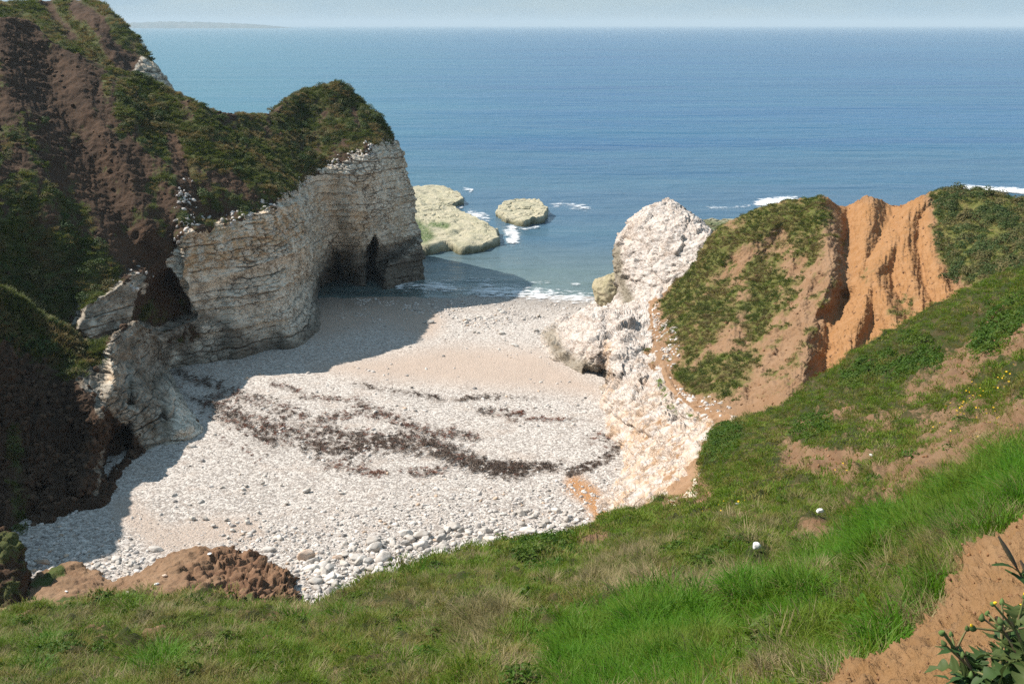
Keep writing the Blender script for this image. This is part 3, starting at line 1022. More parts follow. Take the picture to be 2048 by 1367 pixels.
    turf = np.zeros(px.shape[:2])
    for poly, a in [([(1320, 600), (1400, 500), (1440, 450), (1560, 400), (1640, 395), (1660, 430), (1640, 470), (1560, 455), (1470, 500), (1420, 560), (1370, 620), (1340, 640)], 1.0),
                    ([(1340, 640), (1420, 570), (1480, 560), (1470, 640), (1400, 690), (1380, 720), (1345, 690)], 0.72),
                    ([(1500, 520), (1560, 500), (1560, 600), (1520, 700), (1490, 640)], 0.66), ([(1570, 460), (1650, 460), (1640, 510), (1590, 520)], 0.7), ([(1560, 540), (1600, 560), (1560, 640), (1530, 620)], 0.55),
                    ([(1350, 730), (1440, 700), (1520, 700), (1500, 770), (1440, 800), (1370, 780)], 0.66), ([(1860, 380), (2600, 360), (2600, 600), (1940, 560), (1880, 520), (1870, 440)], 1.0),
                    ([(1790, 590), (1830, 590), (1830, 640), (1780, 640)], 0.7), ([(1735, 535), (1750, 540), (1745, 570), (1725, 565)], 0.5), ([(1560, 830), (1700, 730), (1720, 760), (1600, 850)], 0.7)]:
        turf = np.maximum(turf, a * inside(pn, poly, 24))
    nf = fbm(P, 1.1, 4, 0.65, seed=83)
    turf = np.clip(turf * 0.82 - 0.04 + (0.55 * nf + 0.35 * nz) * sstep(0.02, 0.3, turf), 0, 1)
    turf = np.clip(turf + 0.16 * (1 - ochre) + 0.55 * sstep(-0.1, 0.5, fbm(P, 2.0, 4, 0.6, seed=84)) * (1 - ochre) * (px[..., 1] > 420), 0, 1)
    path = stroke(px + 4 * nz[..., None], [(1306, 630), (1308, 690), (1330, 750), (1370, 800), (1440, 826), (1540, 805), (1700, 715), (1850, 630)], 15, 0.6)
    turf *= 1 - path
    ochre *= 1 - 0.9 * turf
    chalk = 0 * nz
    rill = np.abs(fbm(np.concatenate([px / np.array([13.0, 60.0]), np.zeros(px.shape[:2] + (1,))], -1), 1.0, 3, seed=78))
    soft = 1 - 0.65 * ochre
    off = soft * (0.30 * fbm(P, 3.0, 3, seed=79) + 0.30 * fbm(P, 0.9, 4, seed=80, billow=True)) + 0.10 * turf * fbm(P, 0.5, 2, seed=81) - 0.30 * rill * (1 - turf) + 0.10 * fbm(P, 0.45, 3, 0.6, seed=82, billow=True) * (1 - turf)
    off *= 1 - 0.6 * path
    P = P + N * off[..., None]
    tone = pack(np.clip(ochre + 0.1 * nz, 0, 1), 0.3 + 0 * nz, 0 * nz)
    o = grid_obj('hill', P, M_HILL, pack(turf, chalk, 0 * nz), tone, (-0.4, -0.7, 0.6))
    tag(o, kind='structure')
    scrub = inside(pn + 10 * nz[..., None], [(1868, 376), (2600, 360), (2600, 600), (1940, 575), (1890, 530), (1874, 440)], 22)
    return P, px, turf, scrub


HILL = build_hill()


# ------------------------------------------------------------------ chalk ridge, outcrop and stack on the right
def build_ridge():
    st = [  # from the beach foot (left) to the path (right), from far to near
        [(1205, 596), (1250, 588), (1320, 575)],
        [(1150, 628), (1230, 615), (1318, 610)],
        [(1100, 650), (1200, 645), (1318, 660)],
        [(1084, 668), (1190, 680), (1322, 700)],
        [(1092, 700), (1200, 715), (1328, 730)],
        [(1140, 740), (1220, 745), (1338, 760)],
        [(1203, 768), (1260, 770), (1360, 790)],
        [(1208, 805), (1300, 808), (1400, 815)],
        [(1210, 850), (1300, 840), (1462, 832)],
        [(1236, 900), (1320, 880), (1460, 862)],
        [(1244, 940), (1330, 920), (1440, 900)],
        [(1222, 980), (1320, 970), (1430, 950)],
        [(1200, 1012), (1300, 1020), (1420, 1000)],
        [(1180, 1050), (1280, 1070), (1420, 1060)],
    ]
    px = net(st, 420, 260)

    def foot(x, y):
        p = on_beach(np.array([x, y]))
        return (x, y, p[1] * CP - (p[2] - H) * SP)
    ctrl = [foot(*q) for q in [(1205, 596), (1150, 628), (1084, 668), (1092, 700), (1140, 740), (1203, 768), (1208, 805), (1210, 850), (1236, 900), (1244, 940), (1222, 980), (1200, 1012), (1180, 1050)]]
    ctrl += [(1320, 575, 101), (1318, 610, 97.5), (1318, 660, 90.5), (1322, 700, 84), (1328, 730, 79.5), (1338, 760, 75.5), (1360, 790, 70.5), (1400, 815, 66), (1462, 832, 60.5), (1460, 862, 57.5), (1440, 900, 54.5), (1430, 950, 50.5), (1420, 1000, 46.5), (1420, 1060, 42),
             (1190, 640, 97.5), (1250, 640, 95), (1150, 660, 98.5), (1230, 720, 84), (1240, 800, 76.5), (1290, 820, 71.5), (1300, 700, 84.5), (1280, 900, 65), (1330, 900, 61), (1270, 980, 57.5), (1330, 980, 53.5), (1270, 1030, 53.5)]
    t = rbf(ctrl)(px)
    W = np.concatenate([px / 34.0, np.zeros(px.shape[:2] + (1,))], -1)
    wob = np.stack([fbm(W, 1.0, 3, seed=91), fbm(W, 1.0, 3, seed=92)], -1) * 8
    pw = px + wob
    t += 2.2 * inside(pw, [(1165, 772), (1175, 740), (1210, 735), (1222, 775)], 8)
    t += 1.6 * stroke(pw, [(1215, 640), (1212, 700), (1206, 760)], 20, 1.0)
    t -= 1.0 * stroke(pw, [(1250, 660), (1235, 740), (1225, 800)], 26, 1.0)
    t += 1.2 * stroke(pw, [(1330, 820), (1370, 850)], 24, 1.0)
    t += 0.9 * stroke(pw, [(1250, 860), (1290, 880)], 20, 1.0)
    t -= 0.9 * stroke(pw, [(1260, 930), (1240, 1000)], 26, 1.0)
    P = at(px, t)
    P, px = skirt(P, px, 'v0', [(0.1, 0.1, -1.0), (0.4, 0.3, -3)], 8)
    P, px = skirt(P, px, 'v1', [(0.6, 0.2, -0.4), (2.5, 1.0, -3)], 8)
    P, px = skirt(P, px, 'u0', [(0.2, 0.6, -0.4), (0.6, 1.8, -3), (0.8, 2.2, -7)], 14)
    N = blur(normals(P, (-0.7, -0.4, 0.5)), 5)
    N /= np.linalg.norm(N, axis=-1, keepdims=True)
    nz = fbm(P, 2.2, 4, seed=95) + 0.4 * fbm(P, 0.6, 2, seed=96)
    pn = px + 9 * nz[..., None]
    earth = stroke(pn, [(1312, 610), (1318, 690), (1345, 765), (1400, 812), (1450, 836), (1440, 870), (1390, 940), (1350, 990)], 24, 0.9)
    earth = np.maximum(earth, 0.75 * stroke(pn, [(1330, 860), (1370, 900), (1340, 960)], 34, 1.0) * sstep(-0.3, 0.4, nz))
    chalk = np.clip(1 - 1.1 * earth, 0, 1)
    turf = (0.7 * stroke(pn, [(1322, 765), (1345, 825)], 22, 1.0) + 0.6 * stroke(pn, [(1372, 826), (1395, 838)], 16, 1.0)) * (0.7 + 1.2 * fbm(P, 0.7, 3, seed=94))
    dr, g = chalk_relief(P, math.atan2(1, 0.12), 0.5, 0.6, 0.25, 0.8, 6)
    br, be = broken(P, 0.95, 97)
    bb, _ = broken(P, 3.6, 99)
    rough = fbm(P, 1.1, 4, 0.6, seed=97)
    off = chalk * (0.55 * dr + 0.15 * br + 0.28 * bb + 0.16 * rough + 0.3 * fbm(P, 3.0, 2, seed=98)) + (1 - chalk) * (0.12 * rough + 0.06 * br)
    P = P + N * off[..., None]
    rust = np.clip(np.interp(px[..., 1], [600, 760, 850, 950, 1050], [0.0, 0.3, 0.8, 0.95, 0.8]) * (0.6 + 0.9 * nz), 0, 1)
    rust = np.maximum(rust, 0.6 * stroke(pn, [(1215, 690), (1222, 780)], 20, 0.9))
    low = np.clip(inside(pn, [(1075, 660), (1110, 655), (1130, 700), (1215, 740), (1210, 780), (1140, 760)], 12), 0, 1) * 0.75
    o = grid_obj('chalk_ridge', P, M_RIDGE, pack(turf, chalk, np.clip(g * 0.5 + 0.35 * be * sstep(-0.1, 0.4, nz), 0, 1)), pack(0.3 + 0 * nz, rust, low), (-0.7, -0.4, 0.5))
    tag(o, kind='structure')
    return P, px, turf


RIDGE = build_ridge()


def solid_rock(name, left, right, t0, bulge, nu, nv, mat, label, cat, relief, skew=0.0, group=None):
    """closed rock whose front and back both bulge from its outline: rows between the left and right outlines, bottom to top"""
    L, Rr = resample(left, nv), resample(right, nv)
    th = np.linspace(-math.pi, math.pi, nu)
    k = np.where(np.abs(th) <= math.pi / 2, np.sin(th), np.sin(th))          # -1..1 across
    dpt = -np.cos(th)                                                    # -1 front, +1 back
    c, w = (L + Rr) / 2, (Rr - L) / 2
    px = c[None] + k[:, None, None] * w[None]
    row = np.linspace(0, 1, nv)
    tb = np.interp(row, [0, 1], t0)
    half = np.hypot(*w.T) / FPX * tb
    t = tb[None] + (dpt * bulge - skew * k)[:, None] * half[None]
    P = at(px, t)
    N = normals(P, (0, 0, 0))
    N = np.cross(np.gradient(P, axis=0), np.gradient(P, axis=1))
    N /= np.linalg.norm(N, axis=-1, keepdims=True) + 1e-9
    cen = P.mean(0, keepdims=True)
    if np.median(((P - cen) * N).sum(-1)) < 0:
        N = -N
    N = blur(N, 3)
    off, zone, tone = relief(P, px)
    P = P + N * off[..., None]
    P[-1] = P[0]
    F = grid_faces(nu, nv)
    n = np.cross(P[1:, :-1] - P[:-1, :-1], P[:-1, 1:] - P[:-1, :-1])
    if np.median((n * N[:-1, :-1]).sum(-1)) < 0:
        F = F[:, ::-1]
    me = mesh_from(name, P.reshape(-1, 3), F)
    for nm, Z in (('zone', zone), ('tone', tone)):
        if Z is not None:
            a = me.attributes.new(nm, 'FLOAT_COLOR', 'POINT')
            a.data.foreach_set('color', np.ascontiguousarray(np.clip(Z, 0, 1), f4).ravel())
    o = put(name, me, mat)
    return tag(o, label, cat, group)


def stack_relief(P, px):
    nz = fbm(P, 2.5, 4, seed=101)
    dr, g = chalk_relief(P, math.atan2(0.3, 1), 0.8, 1.0, -0.5, 0.55, 8)
    br, be = broken(P, 0.9, 102)
    bb, _ = broken(P, 2.4, 104)
    rough = fbm(P, 1.2, 4, 0.6, seed=102)
    off = 0.6 * dr + 0.13 * br + 0.30 * bb + 0.12 * rough + 0.25 * fbm(P, 5.0, 2, seed=103)
    olive = stroke(px + 8 * nz[..., None], [(1228, 500), (1240, 560), (1256, 600)], 22, 0.9)
    z = pack(0 * nz, 1 + 0 * nz, np.clip(0.28 * g + 0.14 * be, 0, 1))
    return off, z, pack(0 * nz, np.clip(0.05 + 0.4 * nz, 0, 0.35), 0.9 * olive)


solid_rock('chalk_stack', [(1190, 680), (1212, 630), (1236, 585), (1231, 545), (1226, 500), (1236, 470), (1258, 440), (1286, 418), (1318, 404), (1338, 402)],
           [(1420, 640), (1440, 600), (1455, 560), (1448, 500), (1428, 470), (1402, 442), (1384, 424), (1358, 406), (1342, 402)],
           (101, 112), 0.75, 320, 240, M_RIDGE, 'tall white chalk stack rising behind the ochre hill beside the sea', 'rock', stack_relief, 0.85)


def olive_relief(P, px):
    nz = fbm(P, 1.5, 4, seed=105)
    return 0.35 * nz + 0.2 * fbm(P, 0.7, 3, seed=106, billow=True), None, None


solid_rock('sea_rock', [(1206, 618), (1190, 600), (1184, 572), (1192, 558), (1214, 548), (1232, 544)],
           [(1262, 622), (1268, 600), (1266, 575), (1260, 555), (1248, 546), (1238, 543)],
           (112, 113), 0.9, 120, 80, M_ROCK, 'olive weathered rock block leaning against the foot of the white stack', 'rock', olive_relief)


# ------------------------------------------------------------------ rocks out in the water
def flat_rock(name, outline, ztop, t_mid, label, seed, slope=(0, 0), green=None, group=None):
    """low rock platform: outline given at sea level in photograph pixels, top surface rising to ztop"""
    L = at_z(np.asarray(outline, float), np.zeros(len(outline)))[:, :2]
    n = 260
    q = resample(np.vstack([L, L[:1]]), n + 1)[:-1]
    c = q.mean(0)
    m = 90
    r = np.linspace(0, 1, m)
    # rings from the centre outwards, then down the side
    xy = c[None, None] + (q[:, None] - c[None, None]) * r[None, :, None]
    base = ztop + (xy[..., 0] - c[0]) * slope[0] + (xy[..., 1] - c[1]) * slope[1]
    P = np.concatenate([xy, base[..., None]], -1)
    nz = fbm(P, 5.0, 4, seed=seed)
    drop = sstep(0.965, 1.0, r + 0.05 * nz)
    fc, _ = facets(P, 1.0, seed, (2.2, 1.6, 3.0), 0.8)
    stp = (base + 0.9 * nz + 0.05 * (xy[..., 0] - c[0] - xy[..., 1] + c[1])) * 2.2
    _, ec = facets(P, 1.0, seed + 3, (3.4, 2.2, 6.0), 0.8)
    hh = 0.62 * base + 0.22 * nz + 0.10 * fbm(P, 0.8, 4, seed=seed + 1) + 0.38 * (np.floor(stp) + sstep(0.8, 1.0, stp - np.floor(stp))) / 2.2 + 0.16 * fc - 0.3 * (1 - sstep(0, 0.1, ec))
    P[..., 2] = hh * (1 - drop) + (-1.6) * drop
    P[..., :2] += (1.3 * fbm(P, 2.6, 4, 0.6, seed=seed + 2) * sstep(0.4, 0.9, r))[..., None] * (P[..., :2] - c) / (np.linalg.norm(P[..., :2] - c, axis=-1, keepdims=True) + 1e-6)
    F = grid_faces(n + 1, m)
    P = np.concatenate([P, P[:1]], 0)
    me = mesh_from(name, P.reshape(-1, 3), F[:, ::-1])
    px = project(P)
    nz = np.concatenate([nz, nz[:1]], 0)
    wet = sstep(0.85, 0.25, P[..., 2] + 0.4 * nz)
    gr = np.zeros(P.shape[:2])
    for gline in (green or []):
        gr = np.maximum(gr, stroke(px + 8 * nz[..., None], gline[0], gline[1], 0.7))
    a = me.attributes.new('zone', 'FLOAT_COLOR', 'POINT')
    a.data.foreach_set('color', np.ascontiguousarray(pack(wet, gr, 0 * wet), f4).ravel())
    o = put(name, me, M_SEAROCK)
    return tag(o, label, 'rock', group)


def sea_rock_mat():
    m = NT('weedy_sea_rock')
    w, g = m.attr('zone', 0), m.attr('zone', 1)
    n = m.noise(0.6, 6, 0.7)
    n2 = m.noise(4.0, 5, 0.75)
    c = m.mix(m.ramp(n, 0.35, 0.65), (0.46, 0.415, 0.30), (0.35, 0.33, 0.225))
    c = m.mix(m.ramp(n2, 0.5, 0.75, 0, 0.7), c, (0.30, 0.26, 0.16))
    c = m.mix(m.math('MULTIPLY', g, m.ramp(n2, 0.3, 0.55)), c, (0.06, 0.11, 0.025))
    c = m.mix(w, c, (0.10, 0.095, 0.045))
    return m.finish(c, 0.8, m.bump(n2, 0.8, 0.2), 0.3)


M_SEAROCK = sea_rock_mat()
flat_rock('rock_shelf', [(790, 505), (860, 512), (905, 504), (920, 510), (965, 504), (1002, 490), (998, 470), (962, 450), (925, 432), (902, 418), (928, 408), (924, 394), (898, 380), (872, 376), (820, 380), (780, 420), (770, 470)], 1.25, 0,
          'broad pale wave-cut rock shelf behind the end of the left cliff', 111, (-0.03, 0.01), [([(830, 455), (850, 470)], 26), ([(860, 448), (895, 452)], 10)])
flat_rock('sea_rock', [(992, 432), (1010, 448), (1050, 454), (1090, 446), (1098, 430), (1078, 414), (1040, 408), (1005, 416)], 1.25, 0,
          'isolated oval rock ringed by foam in open water', 131, (0.03, 0.03))
flat_rock('sea_rock', [(1395, 452), (1410, 464), (1450, 468), (1490, 460), (1485, 446), (1440, 441), (1405, 443)], 0.55, 0,
          'low weedy rock awash between the white stack and the ochre hill', 141, (0, 0), [([(1400, 450), (1470, 455)], 14)])


# ------------------------------------------------------------------ foreground slope
def build_slope():
    sky_ln = [(-420, 1300), (-200, 1268), (0, 1238), (150, 1210), (300, 1200), (430, 1204), (540, 1203), (640, 1208), (700, 1192), (760, 1160), (840, 1124), (900, 1113), (1000, 1090), (1100, 1072),
              (1190, 1048), (1230, 1024), (1280, 1018), (1330, 1000), (1385, 985), (1395, 940), (1412, 895), (1440, 852), (1480, 836), (1560, 812), (1640, 755), (1720, 700), (1810, 648), (1900, 598), (1970, 566), (2048, 534), (2200, 470), (2450, 380)]
    xb = np.interp(np.linspace(0, 1, len(sky_ln)), [0, 0.1, 0.45, 0.7, 1.0], [-420, -60, 900, 1750, 2500])
    st = [[(b, 1800), ((b + s[0]) / 2, (1560 + s[1]) / 2), s] for b, s in zip(xb, sky_ln)]
    px = net(st, 760, 520)
    ctrl = [(-420, 1300, 24), (-200, 1268, 23), (0, 1238, 22.5), (300, 1200, 23.5), (600, 1206, 22.5), (700, 1190, 24), (840, 1124, 27.5), (1000, 1090, 31), (1190, 1048, 38), (1280, 1018, 42), (1385, 985, 46.5),
            (1412, 895, 53), (1440, 852, 56.5), (1560, 812, 57), (1720, 700, 56), (1900, 598, 54.5), (2048, 534, 52), (2450, 380, 46),
            (0, 1367, 14), (350, 1367, 12), (700, 1367, 9.8), (1000, 1367, 7.8), (1300, 1367, 6.2), (1600, 1367, 4.9), (1690, 1367, 4.5), (2048, 1367, 2.9), (-400, 1500, 12),
            (0, 1300, 18), (300, 1280, 17.5), (700, 1270, 15), (1000, 1240, 13), (1300, 1200, 11.5), (1600, 1160, 10), (1750, 1140, 8.8), (1900, 1060, 9), (2048, 985, 9),
            (1000, 1160, 20), (1300, 1100, 19), (1515, 1098, 14.5), (1645, 1027, 19), (1850, 960, 17), (2048, 880, 16), (1450, 1000, 32), (1500, 940, 38), (1650, 900, 33), (1800, 820, 35), (1950, 740, 35), (2048, 690, 33),
            (1600, 840, 46), (1750, 740, 47), (1900, 660, 46), (2048, 600, 42), (2048, 800, 23), (1900, 880, 23), (1200, 1080, 29), (2400, 600, 20), (2400, 900, 9), (2400, 1300, 2.4),
            (1024, 1700, 3.2), (1700, 1700, 2.3), (300, 1700, 5), (2400, 1750, 1.9), (-400, 1750, 6)]
    t = rbf(ctrl)(px)
    # earth bank on the right stands a little proud of the turf
    W = np.concatenate([px / 60.0, np.zeros(px.shape[:2] + (1,))], -1)
    wob = np.stack([fbm(W, 1.0, 3, seed=151), fbm(W, 1.0, 3, seed=152)], -1) * 12
    pw = px + wob
    BANK = [(1660, 1400), (1700, 1345), (1760, 1270), (1810, 1220), (1870, 1180), (1925, 1120), (1990, 1060), (2060, 1000), (2300, 850), (2700, 900), (2700, 1900), (1500, 1900)]
    bank = inside(pw, BANK, 14)
    t -= bank * (0.10 * t)
    for L, r, a in [([(1590, 918), (1700, 935)], 26, 0.05), ([(1380, 1000), (1500, 960), (1600, 905)], 30, -0.02), ([(1500, 1180), (1700, 1080), (1900, 960)], 40, 0.04), ([(1700, 1000), (1900, 900), (2048, 830)], 40, -0.03),
                    ([(1150, 1100), (1250, 1080)], 25, 0.03), ([(600, 1240), (900, 1180)], 40, 0.03), ([(100, 1290), (400, 1260)], 30, -0.03), ([(1560, 880), (1800, 760), (1980, 650)], 30, 0.03)]:
        t *= 1 + a * stroke(pw, L, r * 1.6, 1.0)
    P = at(px, t)
    P, px = skirt(P, px, 'v1', [(0, 0.25, -0.15), (0, 0.8, -1.4), (0, 1.6, -6), (0, 2.2, -18)], 40)
    N = blur(normals(P, (-0.4, 0.2, 0.8)), 4)
    N /= np.linalg.norm(N, axis=-1, keepdims=True)
    dep = P[..., 1] * CP - (P[..., 2] - H) * SP
    sc_ = np.clip(dep / 12.0, 0.25, 2.2)
    nz = fbm(np.concatenate([px / 45.0, np.zeros(px.shape[:2] + (1,))], -1), 1.0, 4, seed=155) + 0.5 * fbm(P, 1.1, 3, seed=156)
    pn = px + 16 * nz[..., None]
    bank = inside(px + 10 * nz[..., None], BANK, 14)
    nf = fbm(P, 0.5, 4, 0.65, seed=162)
    turf = 0.72 + 0.30 * nz + 0.55 * nf
    bare = 0.98 * bank
    for L, r, a in [([(1590, 915), (1640, 930), (1720, 930)], 32, 0.8), ([(1900, 900), (2048, 840)], 60, 0.62), ([(1780, 960), (1880, 920), (2048, 900)], 50, 0.6), ([(1920, 740), (2048, 660)], 44, 0.6),
                    ([(1830, 790), (1940, 730)], 30, 0.45), ([(1380, 960), (1410, 990)], 24, 0.85), ([(1850, 850), (1960, 800)], 26, 0.4), ([(1560, 870), (1700, 820)], 20, 0.4), ([(1640, 1080), (1720, 1060)], 18, 0.5), ([(1590, 1070), (1660, 1060)], 14, 0.4),
                    ([(1480, 1040), (1520, 1030)], 14, 0.4), ([(1170, 1085), (1215, 1075)], 14, 0.6), ([(1420, 890), (1440, 860)], 10, 0.3), ([(1740, 850), (1800, 830)], 22, 0.4), ([(1680, 1310), (1720, 1280)], 26, 0.9),
                    ([(0, 1215), (200, 1190), (330, 1195), (560, 1195)], 14, 0.6), ([(1700, 1000), (1850, 960)], 24, 0.45), ([(1990, 960), (2048, 930)], 30, 0.5), ([(150, 1270), (330, 1280)], 14, 0.3), ([(540, 1300), (640, 1280)], 20, 0.3)]:
        bare = np.maximum(bare, (0.9 if a > 0.7 else 0.72) * a * stroke(pn, L, r * 1.5, 1.0))
    turf = np.clip(turf - 1.35 * bare * (0.75 + 0.5 * np.clip(nz + 0.3, 0, 1)) - 1.2 * np.maximum(0, bare - 0.9) * 8, 0, 1)
    chalk = 0.9 * stroke(pn, [(1392, 930), (1384, 985), (1340, 1005)], 16, 0.8) * (1 - 0.6 * turf)
    turf *= 1 - 0.8 * stroke(pn, [(1394, 920), (1384, 990), (1330, 1008)], 16, 0.8)
    lump = fbm(P, 0.55, 4, 0.55, seed=159, billow=True)
    clod = fbm(P, 0.12, 3, 0.6, seed=160, billow=True)
    big = fbm(P, 2.6, 3, seed=161)
    near = sstep(14, 7, dep)
    hmk = fbm(P, 0.9, 3, 0.55, seed=163)
    cb = broken(P, 0.16, 164)[0] + 1.6 * broken(P, 0.5, 165)[0]
    off = 0.22 * big * np.clip(sc_, 0.4, 1.4) + np.clip(0.42 * sc_, 0.12, 0.46) * hmk + (0.04 + 0.08 * np.clip(sc_, 0, 1.6)) * lump * (0.5 + 0.5 * turf) + bare * ((0.045 * clod + 0.028 * cb) * near + 0.10 * lump * np.clip(sc_, 0.35, 1.2))
    P = P + N * off[..., None]
    tone = pack(np.clip(bank * 0.8 + 0.3 * nz, 0, 1), 0.3 + 0 * nz, 0 * nz)
    o = grid_obj('grass_slope', P, M_SLOPE, pack(turf, chalk, 0 * nz), tone, (-0.3, 0, 1))
    tag(o, kind='structure')
    return P, px, turf, bank, dep


SLOPE = build_slope()


# ------------------------------------------------------------------ far coast on the horizon
def build_coast():
    x = np.linspace(-3.95, -2.40, 160) * 1000
    prof = np.interp(x, [-3950, -3800, -3500, -3200, -2900, -2600, -2400], [34, 50, 62, 58, 48, 34, 10])
    V = []
    for k, (xx, h) in enumerate(zip(x, prof)):
        h = h + 4 * math.sin(k * 0.5) + 3 * math.sin(k * 1.37)
        for f, dy in ((-0.02, 0), (0.35, 25), (0.7, 120), (1.0, 400), (0.8, 900), (-0.02, 1500)):
            V.append((xx, 10000 + dy, h * f))
    P = np.array(V).reshape(160, 6, 3)
    o = grid_obj('distant_coast', P, plain_mat('far_land', (0.05, 0.07, 0.04), (0.12, 0.12, 0.09), 0.01, 0.95, 0.0, obj=False), None, None, (0, -1, 0.5))
    tag(o, kind='structure')


build_coast()


# ------------------------------------------------------------------ scattering
def scatter(name, pts, rot, scl, idx, coll, label=None, cat=None, parent=None):
    me = bpy.data.meshes.new(name)
    n = len(pts)
    me.vertices.add(n)
    me.vertices.foreach_set('co', np.ascontiguousarray(pts, f4).ravel())
    for nm, tp, fld, arr in (('rot', 'FLOAT_VECTOR', 'vector', rot), ('scl', 'FLOAT_VECTOR', 'vector', scl), ('pick', 'INT', 'value', idx)):
        a = me.attributes.new(nm, tp, 'POINT')
        a.data.foreach_set(fld, np.ascontiguousarray(arr, np.int32 if tp == 'INT' else f4).ravel())
    o = put(name, me)
    g = bpy.data.node_groups.new(name + '_scatter', 'GeometryNodeTree')
    g.interface.new_socket('Geometry', in_out='INPUT', socket_type='NodeSocketGeometry')
    g.interface.new_socket('Geometry', in_out='OUTPUT', socket_type='NodeSocketGeometry')
    gi, go = g.nodes.new('NodeGroupInput'), g.nodes.new('NodeGroupOutput')
    ip = g.nodes.new('GeometryNodeInstanceOnPoints')
    ci = g.nodes.new('GeometryNodeCollectionInfo')
    ci.inputs['Collection'].default_value = coll
    ci.inputs['Separate Children'].default_value = True
    ci.inputs['Reset Children'].default_value = True
    mp = g.nodes.new('GeometryNodeMeshToPoints')
    g.links.new(gi.outputs[0], mp.inputs['Mesh'])
    g.links.new(mp.outputs[0], ip.inputs['Points'])
    g.links.new(ci.outputs[0], ip.inputs['Instance'])
    ip.inputs['Pick Instance'].default_value = True

    def named(nm, tp):
        a = g.nodes.new('GeometryNodeInputNamedAttribute')
        a.data_type = tp
        a.inputs['Name'].default_value = nm
        return next(s for s in a.outputs if s.enabled and s.name == 'Attribute')
    e2r = g.nodes.new('FunctionNodeEulerToRotation')
    g.links.new(named('rot', 'FLOAT_VECTOR'), e2r.inputs[0])
    g.links.new(e2r.outputs[0], ip.inputs['Rotation'])
    g.links.new(named('scl', 'FLOAT_VECTOR'), ip.inputs['Scale'])
    g.links.new(named('pick', 'INT'), ip.inputs['Instance Index'])
    g.links.new(ip.outputs[0], go.inputs[0])
    md = o.modifiers.new('scatter', 'NODES')
    md.node_group = g
    tag(o, label, cat, None, 'stuff')
    return o


def source(name, meshes):
    c = bpy.data.collections.new(name)
    for k, me in enumerate(meshes):
        c.objects.link(bpy.data.objects.new('%s_%02d' % (name, k), me))
    return c


def blades(n, rad, ln, wd, lean, bend, rng, mat, name, segs=3, stiff=1.0):
    """a tuft of tapering bent blades"""
    V, F, tint = [], [], []
    for _ in range(n):
        r, a = rad * math.sqrt(rng.random()), rng.random() * 2 * math.pi
        b = np.array([r * math.cos(a), r * math.sin(a), -0.02])
        az = a + rng.normal() * 0.9
        le = lean * (0.25 + 0.75 * r / max(rad, 1e-6)) * (0.6 + 0.8 * rng.random())
        L = ln * (0.55 + 0.6 * rng.random())
        w = wd * (0.7 + 0.6 * rng.random())
        d = np.array([math.cos(az), math.sin(az), 0.0])
        side = np.array([-d[1], d[0], 0.0])
        tw = rng.normal() * 0.5
        side = side * math.cos(tw) + d * math.sin(tw)
        p = b.copy()
        ang = le
        i0 = len(V)
        tn = rng.random()
        for s in range(segs + 1):
            ww = w * (1 - (s / segs) ** 1.6)
            if s == segs:
                V.append(p.copy())
                tint.append(tn)
            else:
                V += [p - side * ww / 2, p + side * ww / 2]
                tint += [tn, tn]
            p = p + (d * math.sin(ang) + np.array([0, 0, math.cos(ang)])) * (L / segs)
            ang += bend * (0.5 + rng.random()) / segs
        for s in range(segs - 1):
            k = i0 + 2 * s
            F.append((k, k + 1, k + 3, k + 2))
        k = i0 + 2 * (segs - 1)
        F.append((k, k + 1, k + 2, k + 2))
    F4 = [f for f in F]
    me = bpy.data.meshes.new(name)
    me.from_pydata([tuple(v) for v in V], [], [f if f[2] != f[3] else f[:3] for f in F4])
    a = me.attributes.new('tint', 'FLOAT', 'POINT')
    a.data.foreach_set('value', np.array(tint, f4))
    me.materials.append(mat)
    return me


def leaves(n, rad, size, rng, mat, name, flat=0.6):
    """a clump of small broad leaves over a low dome"""
    V, F, tint = [], [], []
    for _ in range(n):
        a, r = rng.random() * 6.283, math.sqrt(rng.random())
        c = np.array([rad * r * math.cos(a), rad * r * math.sin(a), rad * flat * math.sqrt(max(0, 1 - r * r)) * (0.5 + 0.6 * rng.random())])
        nrm = c + np.array([0, 0, rad * 0.6]) + rng.normal(size=3) * rad * 0.5
        nrm /= np.linalg.norm(nrm)
        u = np.cross(nrm, rng.normal(size=3))
        u /= np.linalg.norm(u)
        v = np.cross(nrm, u)
        s = size * (0.6 + 0.8 * rng.random())
        i = len(V)
        V += [c - u * s * 0.5, c + v * s * 0.26 + nrm * s * 0.05, c + u * s * 0.55 - nrm * s * 0.1, c - v * s * 0.26 + nrm * s * 0.05]
        F.append((i, i + 1, i + 2, i + 3))
        tint += [rng.random()] * 4
    me = bpy.data.meshes.new(name)
    me.from_pydata([tuple(q) for q in V], [], F)
    at_ = me.attributes.new('tint', 'FLOAT', 'POINT')
    at_.data.foreach_set('value', np.array(tint, f4))
    me.materials.append(mat)
    return me


def ico(sub):
    import bmesh
    bm = bmesh.new()
    bmesh.ops.create_icosphere(bm, subdivisions=sub, radius=1.0)
    V = np.array([v.co[:] for v in bm.verts])
    F = np.array([[l.index for l in f.verts] for f in bm.faces])
    bm.free()
    return V, F


